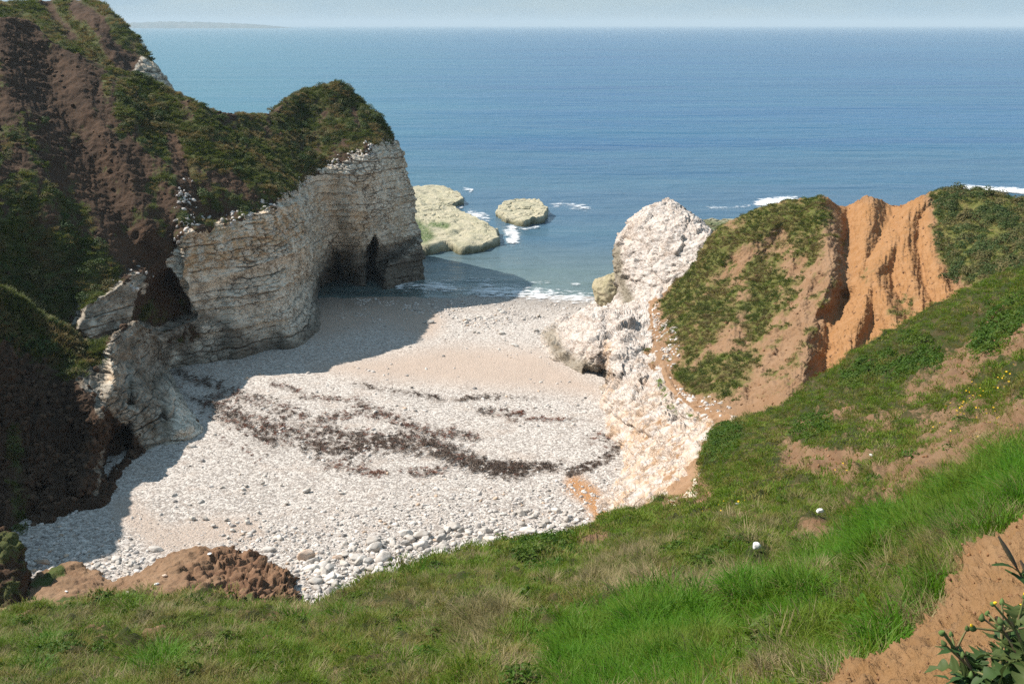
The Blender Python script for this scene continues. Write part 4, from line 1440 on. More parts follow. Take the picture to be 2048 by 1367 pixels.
def stone_mesh(name, seed, mat, sub=2, sq=(1, 0.8, 0.6), amp=0.28, facet=0.25):
    V, F = ico(sub)
    d = V + 0
    s = 1 + amp * fbm(V + seed * 3.7, 1.3, 3, seed=seed) * 1.4
    V = V * s[:, None]
    rg = np.random.default_rng(seed)
    for _ in range(12):                                  # knock off some corners
        n = rg.normal(size=3)
        n /= np.linalg.norm(n)
        lim = 0.62 + 0.28 * rg.random()
        k = V @ n
        V = V - np.maximum(0, k - lim)[:, None] * n * (0.75 + facet)
    V = V * np.array(sq)
    me = mesh_from(name, V, F)
    me.materials.append(mat)
    return me


def euler_tilt(n, tilt, rng=R):
    return np.stack([rng.normal(size=n) * tilt, rng.normal(size=n) * tilt, rng.random(n) * 6.283], -1)


# ---- shingle and cobbles
PEB = []
M_P1 = plain_mat('cobble_white', (0.61, 0.565, 0.53), (0.47, 0.42, 0.375), 3.0, 0.9, 0.02)
M_P2 = plain_mat('cobble_grey', (0.34, 0.31, 0.29), (0.24, 0.22, 0.205), 3.0, 0.9, 0.02)
M_P3 = plain_mat('cobble_tan', (0.52, 0.40, 0.30), (0.45, 0.33, 0.24), 3.0, 0.9, 0.02)
for k in range(12):
    PEB.append(stone_mesh('cobble', 200 + k, (M_P1, M_P1, M_P1, M_P1, M_P1, M_P1, M_P1, M_P1, M_P2, M_P2, M_P3, M_P3)[k], 2, (1, 0.6 + 0.3 * R.random(), 0.4 + 0.25 * R.random())))
CPEB = source('cobble_source', PEB)


def beach_scatter(n, wfun, smin, smax, power, name, label, sink=0.3):
    w = wfun(BP, BPX)
    X, i, j = sample(BP, w, n)
    s = smin * (smax / smin) ** (R.random(n) ** power)
    X[:, 2] += s * (0.5 - sink) * 0.5
    k = np.where(R.random(n) < 0.87, R.integers(0, 8, n), R.integers(8, 12, n))
    return scatter(name, X, euler_tilt(n, 0.25), np.repeat(s[:, None], 3, 1), k, CPEB, label, 'cobbles')


def in_frame(px, pad=60):
    return ((px[..., 0] > -pad) & (px[..., 0] < 2048 + pad)).astype(float)


def w_near(P, px):
    y = np.interp(px[..., 0], [0, 150, 300, 600, 800, 1200], [1060, 1070, 1125, 1070, 1040, 1000])
    k = sstep(-80, 90, px[..., 1] - y + 40 * fbm(P, 5.0, 2, seed=170))
    bare = stroke(px, [(250, 1020), (330, 1080), (420, 1060)], 50, 0.8)
    return in_frame(px) * k * (1 - 0.85 * bare) * (P[..., 1] > 36)


def w_mid(P, px):
    k = sstep(760, 830, px[..., 1]) * (0.5 + 0.6 * sstep(900, 1050, px[..., 1]) + 0.5 * fbm(P, 4.0, 2, seed=171))
    return in_frame(px) * np.clip(k, 0, 1) * (P[..., 1] > 36)


def w_far(P, px):
    n = fbm(P, 3.0, 3, seed=172)
    k = stroke(px, [(700, 600), (900, 630), (1100, 640), (1250, 640)], 50, 0.9) * sstep(-0.2, 0.35, n)
    k = np.maximum(k, 0.12 * sstep(620, 700, px[..., 1]) * sstep(-0.1, 0.4, n))
    return in_frame(px) * k * (P[..., 1] < 116)


beach_scatter(52000, w_mid, 0.024, 0.068, 2.0, 'shingle', 'small white and grey pebbles covering the middle of the beach')
beach_scatter(26000, w_near, 0.045, 0.22, 2.2, 'cobbles', 'white and grey cobbles heaped on the near beach')
beach_scatter(5000, w_far, 0.05, 0.26, 2.2, 'shore_cobbles', 'scattered cobbles on the wet sand by the waterline')

# ---- boulders, one by one
BM = [stone_mesh('boulder', 240 + k, M_BOULDER, 3, (1, 0.60 + 0.25 * R.random(), 0.36 + 0.2 * R.random()), 0.42) for k in range(9)]


def boulder(px, py, wpx, label, group=None, mat=None, k=0, rz=None, hs=1.0, ws=1.0):
    p = on_beach(np.array([px, py], float))
    dep = p[1] * CP - (p[2] - H) * SP
    s = wpx / FPX * dep * 0.5
    me = BM[k % len(BM)]
    if mat is not None:
        me = me.copy()
        me.materials[0] = mat
    o = put('boulder', me)
    o.location = (p[0], p[1], p[2] + 0.18 * s * hs)
    o.scale = (s, s * ws, s * hs)
    o.rotation_euler = (R.normal() * 0.15, R.normal() * 0.15, R.random() * 0.8 - 0.4 if rz is None else rz)
    tag(o, label, 'boulder', group)
    return o


boulder(613, 1118, 40, 'pink-stained upright boulder right of the brown mud mound', None, M_PINK, 0, 0.1, 1.7)
boulder(676, 1116, 27, 'orange-brown patched boulder right of the pink upright one', None, M_PINK, 3)
boulder(625, 1137, 46, 'long tilted slab below the pink upright boulder', None, None, 2, 0.5, 0.7)
boulder(1061, 1062, 36, 'large flat oval boulder near the grass edge on the right beach', None, None, 4, 0.1, 0.8)
boulder(497, 1108, 34, 'flat pale boulder just above the crest of the mud mound', None, None, 5, 0.0, 0.6)
boulder(536, 1102, 30, 'knobbly white boulder above the right shoulder of the mud mound', None, None, 6)
boulder(86, 1127, 26, 'rounded tan boulder at the left end of the near beach', None, M_PINK, 1, 0, 1.2)
boulder(981, 1081, 34, 'broad white boulder half-way along the grass edge', None, None, 7)
boulder(742, 1182, 52, 'biggest white boulder touching the grass at the lowest beach corner', None, None, 8, 0.15)
boulder(1141, 1034, 13, 'small dark grey stone on the white cobbles at the right', None, M_DARKSTONE, 2)
boulder(313, 1099, 34, 'low flat white boulder on sand left of the mud mound crest', None, None, 3, 0, 0.6)
boulder(383, 895, 22, 'white boulder lying below the chalk apron of the left cliff', None, None, 0)
boulder(880, 1110, 40, 'white boulder wedged against the grass edge beside a tilted slab', None, None, 1)
boulder(884, 1097, 36, 'tilted dark-edged slab against the grass edge', None, None, 2, 0.7, 0.9)
GB = [  # zone polygon, count, size range in pixels, label
    ([(600, 1200), (620, 1120), (700, 1080), (860, 1060), (1000, 1050), (990, 1085), (840, 1120), (740, 1180)], 130, (14, 40), 'white rounded chalk boulder in the heap beside the foreground grass'),
    ([(820, 1070), (1000, 1030), (1180, 1000), (1195, 1040), (1000, 1085)], 55, (10, 26), 'white chalk boulder on the strip between seaweed and grass at right'),
    ([(60, 1100), (150, 1070), (260, 1090), (290, 1150), (230, 1170), (100, 1150)], 50, (11, 24), 'pale boulder in the cluster at the left end of the beach'),
    ([(300, 1000), (460, 960), (700, 960), (700, 1060), (480, 1090)], 32, (9, 20), 'white stone standing out on the fine shingle above the mud mound'),
    ([(820, 640), (1000, 620), (1180, 640), (1060, 700)], 19, (9, 20), 'pale flat stone on the sand near the waterline'),
]
for poly, cnt, (a, b), lab in GB:
    L = np.array(poly, float)
    got = 0
    while got < cnt:
        q = L.min(0) + (L.max(0) - L.min(0)) * R.random(2)
        if inside(q[None], poly, 1.0)[0] > 0.5:
            boulder(q[0], q[1], a * (b / a) ** (R.random() ** 1.7), lab, lab, None, int(R.integers(0, 9)), R.random() * 3 - 1.5, 0.8 + 0.4 * R.random())
            got += 1

# ---- seaweed on the strand lines
def seaweed():
    def weed(k, mat):
        rg = np.random.default_rng(300 + k)
        V, F = [], []
        for _ in range(9):
            c = np.array([*(rg.normal(size=2) * 0.45), 0.03])
            a = rg.random() * 6.28
            d, s = np.array([math.cos(a), math.sin(a), 0]), np.array([-math.sin(a), math.cos(a), 0])
            L, w = 0.5 + 0.6 * rg.random(), 0.10 + 0.12 * rg.random()
            i = len(V)
            for q in range(5):
                f = q / 4
                z = np.array([0, 0, 0.16 * math.sin(f * 6 + a) + 0.16 * rg.random()])
                bend = s * 0.3 * math.sin(f * 4 + a)
                V += [c + d * L * (f - 0.5) + bend - s * w / 2 + z, c + d * L * (f - 0.5) + bend + s * w / 2 + z]
            F += [(i + 2 * q, i + 2 * q + 1, i + 2 * q + 3, i + 2 * q + 2) for q in range(4)]
        me = bpy.data.meshes.new('seaweed_frond')
        me.from_pydata([tuple(v) for v in V], [], F)
        me.materials.append(mat)
        return me
    dark = plain_mat('brown_seaweed', (0.06, 0.036, 0.023), (0.095, 0.056, 0.033), 2.0, 0.6, 0.02, 0.4)
    red = plain_mat('red_seaweed', (0.15, 0.05, 0.03), (0.20, 0.075, 0.035), 2.0, 0.6, 0.02, 0.4)
    cs = source('seaweed_source', [weed(0, dark), weed(1, dark), weed(2, dark), weed(3, red), weed(4, red)])
    X, K = [], []
    for L, r, d, rd in WRACK:
        ln = np.hypot(*np.diff(np.array(L, float), axis=0).T).sum()
        n = int(ln * r * d * 0.10)
        lp = resample(L, 400)[R.integers(0, 400, n)] + R.normal(size=(n, 2)) * np.array([r, r]) * 0.55
        q = np.concatenate([lp / 12.0, np.zeros((n, 1))], -1)
        keep = fbm(q, 1.0, 3, seed=9) + 0.02 + 0.10 * d + R.normal(size=n) * 0.08 > 0
        lp = lp[keep]
        X.append(on_beach(lp))
        K.append(np.where(R.random(len(lp)) < rd, R.integers(3, 5, len(lp)), R.integers(0, 3, len(lp))))
    X, K = np.concatenate(X), np.concatenate(K)
    X[:, 2] += 0.06
    s = 0.09 + 0.16 * R.random(len(X))
    scatter('seaweed', X, euler_tilt(len(X), 0.2), np.repeat(s[:, None], 3, 1), K, cs, 'dark brown and red seaweed in wavy strand lines across the shingle', 'seaweed')


seaweed()

# ---- grass, turf and scrub
GRASS = leaf_mat('grass_blades', [(0.085, 0.165, 0.004), (0.135, 0.185, 0.009)], (0.24, 0.175, 0.055), 0.36, 1.3)
LUSH = leaf_mat('lush_blades', [(0.055, 0.17, 0.003), (0.09, 0.20, 0.006)], (0.15, 0.175, 0.02), 0.35, 0.9)
STRAW = leaf_mat('straw_blades', [(0.22, 0.19, 0.075), (0.30, 0.245, 0.115)], (0.38, 0.30, 0.16), 0.6, 0.5)
CLIFF_BLADES = leaf_mat('cliff_turf', [(0.075, 0.105, 0.018), (0.115, 0.135, 0.028)], (0.20, 0.15, 0.06), 0.75, 0.3)  # drier olive-brown blades for the cliff and hill turf
HERB = leaf_mat('herb_leaves', [(0.045, 0.10, 0.007), (0.065, 0.13, 0.010)], (0.12, 0.15, 0.02), 0.25, 0.6)
SCRUB = leaf_mat('scrub_leaves', [(0.04, 0.075, 0.016), (0.07, 0.10, 0.022)], (0.15, 0.125, 0.045), 0.6, 0.5, 0.2)
rg = np.random.default_rng(11)
SRC = source('turf_source', [
    *[blades(55, 0.14, 0.105, 0.006, 0.85, 1.0, rg, GRASS, 'short_tuft') for _ in range(4)],        # 0-3
    *[blades(60, 0.12, 0.27, 0.007, 0.6, 1.3, rg, LUSH, 'long_tuft') for _ in range(3)],          # 4-6
    *[blades(50, 0.12, 0.17, 0.005, 0.8, 0.9, rg, STRAW, 'dry_tuft') for _ in range(3)],           # 7-9
    *[blades(70, 0.45, 0.34, 0.05, 0.8, 0.9, rg, CLIFF_BLADES, 'cliff_tuft', 2) for _ in range(4)],       # 10-13
    *[leaves(46, 0.12, 0.045, rg, HERB, 'herb_clump') for _ in range(3)],                           # 14-16
    *[leaves(150, 0.8, 0.20, rg, SCRUB, 'scrub_clump', 0.9) for _ in range(3)],                    # 17-19
    *[blades(60, 0.40, 0.20, 0.03, 0.95, 0.9, rg, GRASS, 'far_tuft', 2) for _ in range(4)],        # 20-23
])


def turf_scatter(sheet, n, w, smin, smax, picks, name, label, cat, tilt=0.2):
    X, i, j = sample(sheet[0], w, n)
    s = smin + (smax - smin) * R.random(n) ** 1.5
    k = np.asarray(picks)[R.integers(0, len(picks), n)]
    return X, s, k, i, j


SLOPE_STONES = [((1515, 1101), 16), ((1470, 1011), 11), ((1646, 1029), 14), ((1862, 1006), 10), ((1580, 1129), 10), ((1743, 914), 8)]


def slope_grass():
    P, px, turf, bank, dep = SLOPE
    vis = ((px[..., 0] > -160) & (px[..., 0] < 2210) & (px[..., 1] < 1600)).astype(float)
    for q, r in SLOPE_STONES:
        vis = vis * (seg_dist(px, [q, (q[0], q[1] + r * 1.2)]) > r)
    nz = fbm(P, 1.6, 3, seed=181)
    lod = np.clip(14.0 / np.maximum(dep, 3.0), 0, 3) ** 1.5
    t = np.maximum(sstep(0.3, 0.7, turf), 0.16 * (1 - bank))
    # near and middle short turf
    sets = []
    w = vis * t * lod * (dep < 26) * sstep(-0.55, 0.1, fbm(P, 0.45, 2, seed=183))
    X, i, j = sample(P, w, 34000)
    s = (0.6 + 0.8 * R.random(len(X)) ** 2) * np.clip(0.75 + dep[i, j] / 30.0, 0.8, 1.8)
    k = R.integers(0, 4, len(X))
    dry = R.random(len(X)) < np.clip(0.12 + 0.5 * nz[i, j], 0.03, 0.36)
    k = np.where(dry, R.integers(7, 10, len(X)), k)
    herb = R.random(len(X)) < np.where(fbm(P, 0.9, 2, seed=182)[i, j] > 0.28, 0.4, 0.02)
    k = np.where(herb, R.integers(14, 17, len(X)), k)
    sets.append((X, s, k))
    # far turf, coarser tufts
    w = vis * t * (dep >= 22) * (dep < 70)
    w = w * sstep(-0.5, 0.2, fbm(P, 0.9, 3, seed=184))
    X, i, j = sample(P, w, 20000)
    s = 0.35 + 0.7 * R.random(len(X)) ** 1.5
    k = R.integers(20, 24, len(X))
    sets.append((X, s, k))
    # lush long grass
    lush = np.zeros(px.shape[:2])
    for L, r, a in [([(1180, 1340), (1300, 1300), (1380, 1330)], 85, 1.0), ([(1640, 1150), (1720, 1130), (1840, 1080)], 36, 0.6), ([(1900, 1060), (2000, 990), (2048, 965)], 46, 1.0), ([(1500, 1240), (1600, 1210)], 46, 0.5), ([(1620, 1330), (1660, 1300)], 40, 0.4),
                    ([(80, 1290), (60, 1330)], 30, 0.1), ([(300, 1340), (330, 1350)], 30, 0.1)]:
        lush = np.maximum(lush, a * stroke(px, L, r * 1.3, 0.8))
    X, i, j = sample(P, vis * lush * (turf > 0.3) * np.clip(6.0 / np.maximum(dep, 2), 0.2, 2) ** 1.2 + 1e-9 * vis, 2400)
    sets.append((X, (0.65 + 0.6 * R.random(len(X))) * np.clip(dep[i, j] / 8.0, 0.7, 1.5), R.integers(4, 7, len(X))))
    straw = np.zeros(px.shape[:2])
    for L, r, a in [([(1860, 1120), (1920, 1080)], 50, 1.0), ([(1700, 1130), (1620, 1160)], 34, 0.8), ([(1380, 1210), (1480, 1180)], 40, 0.5), ([(940, 1280), (1000, 1270)], 34, 0.6), ([(1560, 1340), (1640, 1360)], 40, 0.6), ([(1180, 1180), (1300, 1150)], 40, 0.4), ([(1800, 1180), (1840, 1200)], 26, 0.9)]:
        straw = np.maximum(straw, a * stroke(px, L, r * 1.3, 0.8))
    X, i, j = sample(P, vis * straw * np.clip(8.0 / np.maximum(dep, 2), 0.2, 2) + 1e-9 * vis, 1500)
    sets.append((X, (0.7 + 0.5 * R.random(len(X))) * np.clip(dep[i, j] / 8.0, 0.7, 1.4), R.integers(7, 10, len(X))))
    # tussocks
    X, i, j = sample(P, vis * t * (dep < 60) * sstep(0.16, 0.34, fbm(P, 0.75, 3, seed=186)) * np.clip(12.0 / np.maximum(dep, 3.0), 0.15, 2), 1300)
    far = dep[i, j] > 24
    sets.append((X, np.where(far, 0.6 + 0.5 * R.random(len(X)), (0.9 + 0.8 * R.random(len(X))) * np.clip(dep[i, j] / 14.0, 0.6, 1.4)), np.where(far, R.integers(20, 24, len(X)), np.where(R.random(len(X)) < 0.92, R.integers(0, 4, len(X)), R.integers(4, 7, len(X))))))
    # grass hanging over the edge of the earth bank
    X, i, j = sample(P, vis * (bank > 0.04) * (bank < 0.6) * (px[..., 1] < 1400) * np.clip(6.0 / np.maximum(dep, 2), 0.2, 2), 420)
    sets.append((X, 0.55 + 0.6 * R.random(len(X)), np.where(R.random(len(X)) < 0.5, R.integers(7, 10, len(X)), R.integers(4, 7, len(X)))))
    # darker bushy herbs
    hb = np.zeros(px.shape[:2])
    for L, r, a in [([(1050, 1110), (1090, 1120)], 34, 1.0), ([(1030, 1085), (1120, 1095)], 26, 0.6), ([(1660, 1230), (1720, 1200)], 50, 0.8), ([(1800, 740), (1860, 720)], 26, 0.8), ([(1500, 770), (1540, 760)], 16, 0.5), ([(1960, 690), (2040, 640)], 26, 0.6), ([(1780, 720), (1700, 760)], 20, 0.7),
                    ([(1440, 900), (1460, 870)], 24, 0.8), ([(1600, 860), (1640, 850)], 24, 0.4), ([(60, 1280), (90, 1300)], 30, 0.8), ([(1690, 1110), (1760, 1090)], 24, 0.6), ([(1820, 680), (1850, 690)], 16, 0.8), ([(2000, 640), (2048, 620)], 30, 0.5)]:
        hb = np.maximum(hb, a * stroke(px, L, r * 1.3, 0.8))
    X, i, j = sample(P, vis * hb + 1e-9 * vis, 2600)
    sets.append((X, (0.8 + 0.7 * R.random(len(X))) * np.clip(dep[i, j] / 14.0, 0.7, 2.0), R.integers(14, 17, len(X))))
    X, s, k = (np.concatenate([q[m] for q in sets]) for m in range(3))
    scatter('grass', X, euler_tilt(len(X), 0.16), np.repeat(s[:, None], 3, 1), k, SRC, 'rough green grass and dry tufts covering the foreground slope', 'grass')


slope_grass()


def cliff_turf():
    out = []
    for sheet, n, (a, b), picks, dens in ((CL, 24000, (0.32, 0.95), [10, 11, 12, 13], 1.0), (SPUR, 5000, (0.6, 1.2), [10, 11, 12, 13], 1.0), (HEAD, 6000, (0.9, 1.7), [10, 11, 12, 13], 1.0)):
        w = sstep(0.42, 0.75, sheet[2])
        q = sheet[1]
        w = w * ((q[..., 0] > -120) & (q[..., 1] > -60))
        X, i, j = sample(sheet[0], w, n)
        k = np.asarray(picks)[R.integers(0, 4, n)]
        s = a + (b - a) * R.random(n)
        bush = R.random(n) < np.where(fbm(X, 4.0, 2, seed=226) > 0.12, 0.10, 0.015)
        out.append((X, np.where(bush, 0.35 + 0.5 * R.random(n), s), np.where(bush, R.integers(17, 20, n), k)))
    X, s, k = (np.concatenate([q[m] for q in out]) for m in range(3))
    scatter('cliff_turf', X, euler_tilt(len(X), 0.25), np.repeat(s[:, None], 3, 1), k, SRC, 'dark tussocky turf clinging to the slopes of the left cliff', 'turf')
    P, px, turf, scrub = HILL
    w = sstep(0.3, 0.8, turf) * (1 - 0.7 * scrub) * (px[..., 0] < 2150)
    X, i, j = sample(P, w, 17000)
    scatter('hill_turf', X, euler_tilt(len(X), 0.2), np.repeat((0.3 + 0.5 * R.random(len(X)))[:, None], 3, 1), np.where(R.random(len(X)) < 0.55, R.integers(20, 24, len(X)), R.integers(10, 14, len(X))), SRC, 'thin green turf on the brow and flank of the ochre hill', 'turf')
    w = scrub * (px[..., 0] < 2200)
    w = w * sstep(-0.35, 0.25, fbm(P, 1.6, 3, seed=85))
    X, i, j = sample(P, w, 3000)
    scatter('scrub', X, euler_tilt(len(X), 0.3), np.repeat((0.18 + 0.6 * R.random(len(X)) ** 1.8)[:, None], 3, 1), R.integers(17, 20, len(X)), SRC, 'dark green scrub covering the right shoulder of the ochre hill', 'scrub')


cliff_turf()


# ------------------------------------------------------------------ mud mound and other things on the near beach
def on_sheet(sheet, x, y):
    """front-most vertex of a sheet near a photograph pixel"""
    q = project(sheet[0])
    d = np.hypot(q[..., 0] - x, q[..., 1] - y)
    dep = sheet[0][..., 1] * CP - (sheet[0][..., 2] - H) * SP
    d = np.where(dep > 0.5, d, 1e9)
    return sheet[0][np.unravel_index(np.argmin(np.where(d < max(7.0, d.min() + 1), dep + 0.02 * d, 1e9)), d.shape)]


def build_mound():
    top = [(-60, 1215), (20, 1190), (60, 1160), (130, 1128), (180, 1138), (215, 1162), (260, 1150), (300, 1130), (350, 1106), (430, 1094), (480, 1104), (530, 1130), (575, 1150), (592, 1172), (590, 1200), (600, 1225)]
    st = [[(np.interp(k, [0, len(top) - 1], [-80, 640]), 1300), p] for k, p in enumerate(top)]
    px = net(st, 300, 150)
    ctrl = [(-60, 1215, 48), (60, 1160, 50.5), (130, 1128, 52), (215, 1162, 50), (300, 1130, 51), (430, 1094, 53), (530, 1130, 51.5), (592, 1172, 49.5), (600, 1225, 47), (0, 1300, 42), (300, 1300, 41.5), (600, 1300, 42), (300, 1200, 46.5), (450, 1160, 49), (500, 1200, 46.5), (100, 1200, 46.8)]
    t = rbf(ctrl)(px)
    P = at(px, t)
    P, px = skirt(P, px, 'v1', [(0, 0.3, -0.2), (0.1, 0.9, -1.0), (0.1, 1.4, -2.4)], 18)
    N = blur(normals(P, (0, -0.5, 0.8)), 3)
    N /= np.linalg.norm(N, axis=-1, keepdims=True)
    nz = fbm(P, 1.5, 3, seed=191)
    cl, ed = broken(P, 0.75, 192)
    rough = sstep(330, 480, px[..., 0] + 60 * nz) * 0.75 + 0.25
    off = 0.25 * fbm(P, 2.2, 3, seed=193) + rough * (0.40 * cl + 0.13 * fbm(P, 0.8, 4, 0.55, seed=194, billow=True)) + 0.05 * fbm(P, 0.3, 3, seed=195)
    P = P + N * off[..., None]
    turf = np.maximum(0.8 * stroke(px + 10 * nz[..., None], [(70, 1165), (120, 1145)], 22, 0.8), 0.8 * sstep(1188, 1200, px[..., 1] + 14 * nz) * sstep(0, 0.3, nz))
    M = terrain_mat('clay', [(0.19, 0.115, 0.066), (0.26, 0.165, 0.10), (0.13, 0.068, 0.04)], [(0.05, 0.075, 0.018), (0.075, 0.085, 0.025), (0.11, 0.09, 0.04)],
                    [(0.78, 0.72, 0.62), (0.66, 0.58, 0.46)], [(0.62, 0.42, 0.22), (0.3, 0.2, 0.12), (0.2, 0.15, 0.1)], fine=1.3)
    o = grid_obj('mud_mound', P, M, pack(turf, 0 * nz, 0 * nz), pack(np.clip(rough - 0.15 + 0.6 * nz, 0, 0.9), 0 * nz, 0 * nz), (0, -0.5, 0.8))
    tag(o, 'slumped brown clay mound with broken clods at the bottom left of the beach', 'mud mound')
    return P, px


MOUND = build_mound()


def loose_stone(sheet, x, y, wpx, label, mat, k, hs=0.8, up=0.35, name='stone'):
    p = on_sheet(sheet, x, y)
    dep = p[1] * CP - (p[2] - H) * SP
    s = wpx / FPX * dep * 0.5
    me = BM[k % len(BM)].copy()
    me.materials[0] = mat
    o = put(name, me)
    o.location = (p[0], p[1], p[2] + up * s)
    o.scale = (s, s, s * hs)
    o.rotation_euler = (0.2 * R.normal(), 0.2 * R.normal(), 0.4 * R.normal())
    tag(o, label, 'stone')


M_WHITE = plain_mat('clean_chalk', (0.82, 0.80, 0.77), (0.74, 0.71, 0.67), 6.0, 0.85, 0.004, obj=False)
M_TAN = plain_mat('tan_stone', (0.44, 0.26, 0.13), (0.52, 0.35, 0.22), 8.0, 0.9, 0.004, obj=False)
loose_stone(MOUND, 254, 1183, 16, 'jagged white stone on the front of the mud mound', M_WHITE, 1, 1.2)
loose_stone(MOUND, 310, 1163, 12, 'smooth oval white stone at the middle of the mud mound', M_WHITE, 2)
loose_stone(MOUND, 331, 1147, 12, 'pinkish flat stone near the mud mound crest', M_PINK, 3, 0.6)
loose_stone(MOUND, 421, 1106, 9, 'small pale stone just below the mud mound top', M_WHITE, 4)
loose_stone(MOUND, 135, 1178, 8, 'small pale stone on the left flank of the mud mound', M_WHITE, 5)
loose_stone(SLOPE, 1515, 1100, 17, 'round bright white stone alone in the grass of the slope', M_WHITE, 6, 2.0, 1.2)
loose_stone(SLOPE, 1470, 1011, 10, 'small square white stone in grass near the chalk ridge end', M_WHITE, 7, 1.7, 1.2)
loose_stone(SLOPE, 1646, 1028, 19, 'long flat white stone lying on the grass slope', M_WHITE, 2, 1.0, 1.2)
loose_stone(SLOPE, 1862, 1006, 15, 'tan stone on bare soil above the dry grass tuft', M_TAN, 1, 1.0, 0.6)
loose_stone(SLOPE, 1845, 1020, 10, 'small tan stone left of the larger tan stone on bare soil', M_TAN, 3, 1.0, 0.6)
loose_stone(SLOPE, 1580, 1129, 14, 'reddish brown clod in the grass right of the round white stone', M_TAN, 4, 1.2, 0.8)
loose_stone(SLOPE, 2018, 930, 12, 'pale pinkish stone on bare soil at the right edge', M_PINK, 5, 1.2, 0.6)
loose_stone(SLOPE, 1743, 914, 9, 'small white stone on the upper bare soil scar', M_WHITE, 6, 1.3, 0.8)


def moss_relief(P, px):
    nz = fbm(P, 0.9, 4, seed=201)
    c, e = broken(P, 0.8, 202)
    return 0.25 * nz + 0.2 * c, pack(0.45 + 0.8 * nz, 0 * nz, 0 * nz), pack(0.5 + nz, 0 * nz, 0 * nz)


solid_rock('boulder', [(-70, 1240), (-75, 1130), (-60, 1085), (-30, 1062), (0, 1056)], [(62, 1240), (56, 1150), (48, 1105), (30, 1072), (6, 1057)], (48, 50.5), 0.8, 140, 90, M_CLIFF,
           'large brown mossy boulder cut off by the left edge of the picture', 'boulder', moss_relief)


# ---- clods on the bare soil, chalk rubble along the path
CLOD = source('clod_source', [stone_mesh('clod', 400 + k, plain_mat('clod_%d' % k, (0.23, 0.118, 0.052), (0.24, 0.14, 0.08), 12, 0.95, 0.01), 2, (1, 0.8, 0.7), 0.45, 0.1) for k in range(4)])


def soil_and_rubble():
    P, px, turf, bank, dep = SLOPE
    vis = ((px[..., 0] > -60) & (px[..., 0] < 2110) & (px[..., 1] < 1420)).astype(float)
    w = vis * sstep(0.4, 0.1, turf) * np.clip(8.0 / np.maximum(dep, 2), 0.15, 2.5) ** 1.3
    X, i, j = sample(P, w, 5200)
    s = np.clip(dep[i, j], 3, 40) * 0.0011 * (0.5 + 2.2 * R.random(len(X)) ** 3)
    scatter('soil_clods', X, euler_tilt(len(X), 0.6), np.repeat(s[:, None], 3, 1), R.integers(0, 4, len(X)), CLOD, 'crumbly orange soil clods on the bare patches of the slope', 'soil')
    P, px = HILL[0], HILL[1]
    X, i, j = sample(P, (1 - HILL[2]) * (px[..., 0] < 2100) * sstep(-0.2, 0.3, fbm(P, 2.5, 3, seed=222)), 1800)
    s = 0.03 + 0.13 * R.random(len(X)) ** 3
    scatter('hill_clods', X, euler_tilt(len(X), 0.6), np.repeat(s[:, None], 3, 1), R.integers(0, 4, len(X)), CLOD, 'earth clods and stones on the bare flank of the ochre hill', 'soil')
    dk = source('dark_clod_source', [stone_mesh('clod', 420 + k, plain_mat('dark_clod_%d' % k, (0.065, 0.039, 0.024), (0.10, 0.06, 0.037), 4, 0.95, 0.03), 2, (1, 0.8, 0.7), 0.45, 0.1) for k in range(3)])
    out = []
    for sh, n in ((CL, 2600), (SPUR, 2200)):
        w = (1 - sh[2]) * (1 - sh[3]) * (sh[1][..., 0] > -60) * sstep(-0.25, 0.3, fbm(sh[0], 1.8, 3, seed=225))
        out.append(sample(sh[0], w, n)[0])
    X = np.concatenate(out)
    s = 0.05 + 0.25 * R.random(len(X)) ** 3
    scatter('cliff_clods', X, euler_tilt(len(X), 0.6), np.repeat(s[:, None], 3, 1), R.integers(0, 3, len(X)), dk, 'brown clods and stones on the bare earth of the left cliff', 'soil')
    Q, qx = CL[0], CL[1]
    brow = np.interp(qx[..., 0], [350, 380, 450, 520, 570, 600, 650, 700, 745, 790], [480, 450, 440, 416, 392, 366, 332, 310, 294, 274])
    w = np.maximum(stroke(qx, [(374, 380), (364, 450)], 26, 1.0), 0.35 * (1 - sstep(4, 22, np.abs(qx[..., 1] - brow))) * (qx[..., 0] > 350)) * sstep(-0.2, 0.3, fbm(Q, 1.5, 3, seed=223))
    w = np.maximum(w, 0.5 * stroke(qx, [(180, 620), (290, 545)], 30, 1.0) * sstep(0, 0.3, fbm(Q, 1.2, 3, seed=224)))
    X, i, j = sample(Q, w, 1500)
    s = 0.08 + 0.26 * R.random(len(X)) ** 2
    scatter('brow_rubble', X, euler_tilt(len(X), 0.5), np.repeat(s[:, None], 3, 1), R.integers(0, 8, len(X)), CPEB, 'loose white chalk blocks along the turf edge of the left cliff', 'rubble')
    w = np.maximum(stroke(px, [(1300, 610), (1335, 660), (1345, 720)], 26, 1.0), 0.7 * stroke(px, [(1350, 790), (1400, 805), (1440, 815)], 24, 1.0))
    w = w * sstep(-0.15, 0.3, fbm(P, 1.2, 3, seed=221)) * (px[..., 1] < 835) + 0.06 * stroke(px, [(1306, 600), (1312, 700), (1340, 770), (1400, 825)], 22, 1.0)
    X, i, j = sample(P, w, 1300)
    s = 0.05 + 0.24 * R.random(len(X)) ** 2.5
    k = np.where(R.random(len(X)) < 0.85, R.integers(0, 8, len(X)), R.integers(10, 12, len(X)))
    scatter('chalk_rubble', X, euler_tilt(len(X), 0.4), np.repeat(s[:, None], 3, 1), k, CPEB, 'white chalk rubble strewn beside the footpath under the ochre hill', 'rubble')


soil_and_rubble()


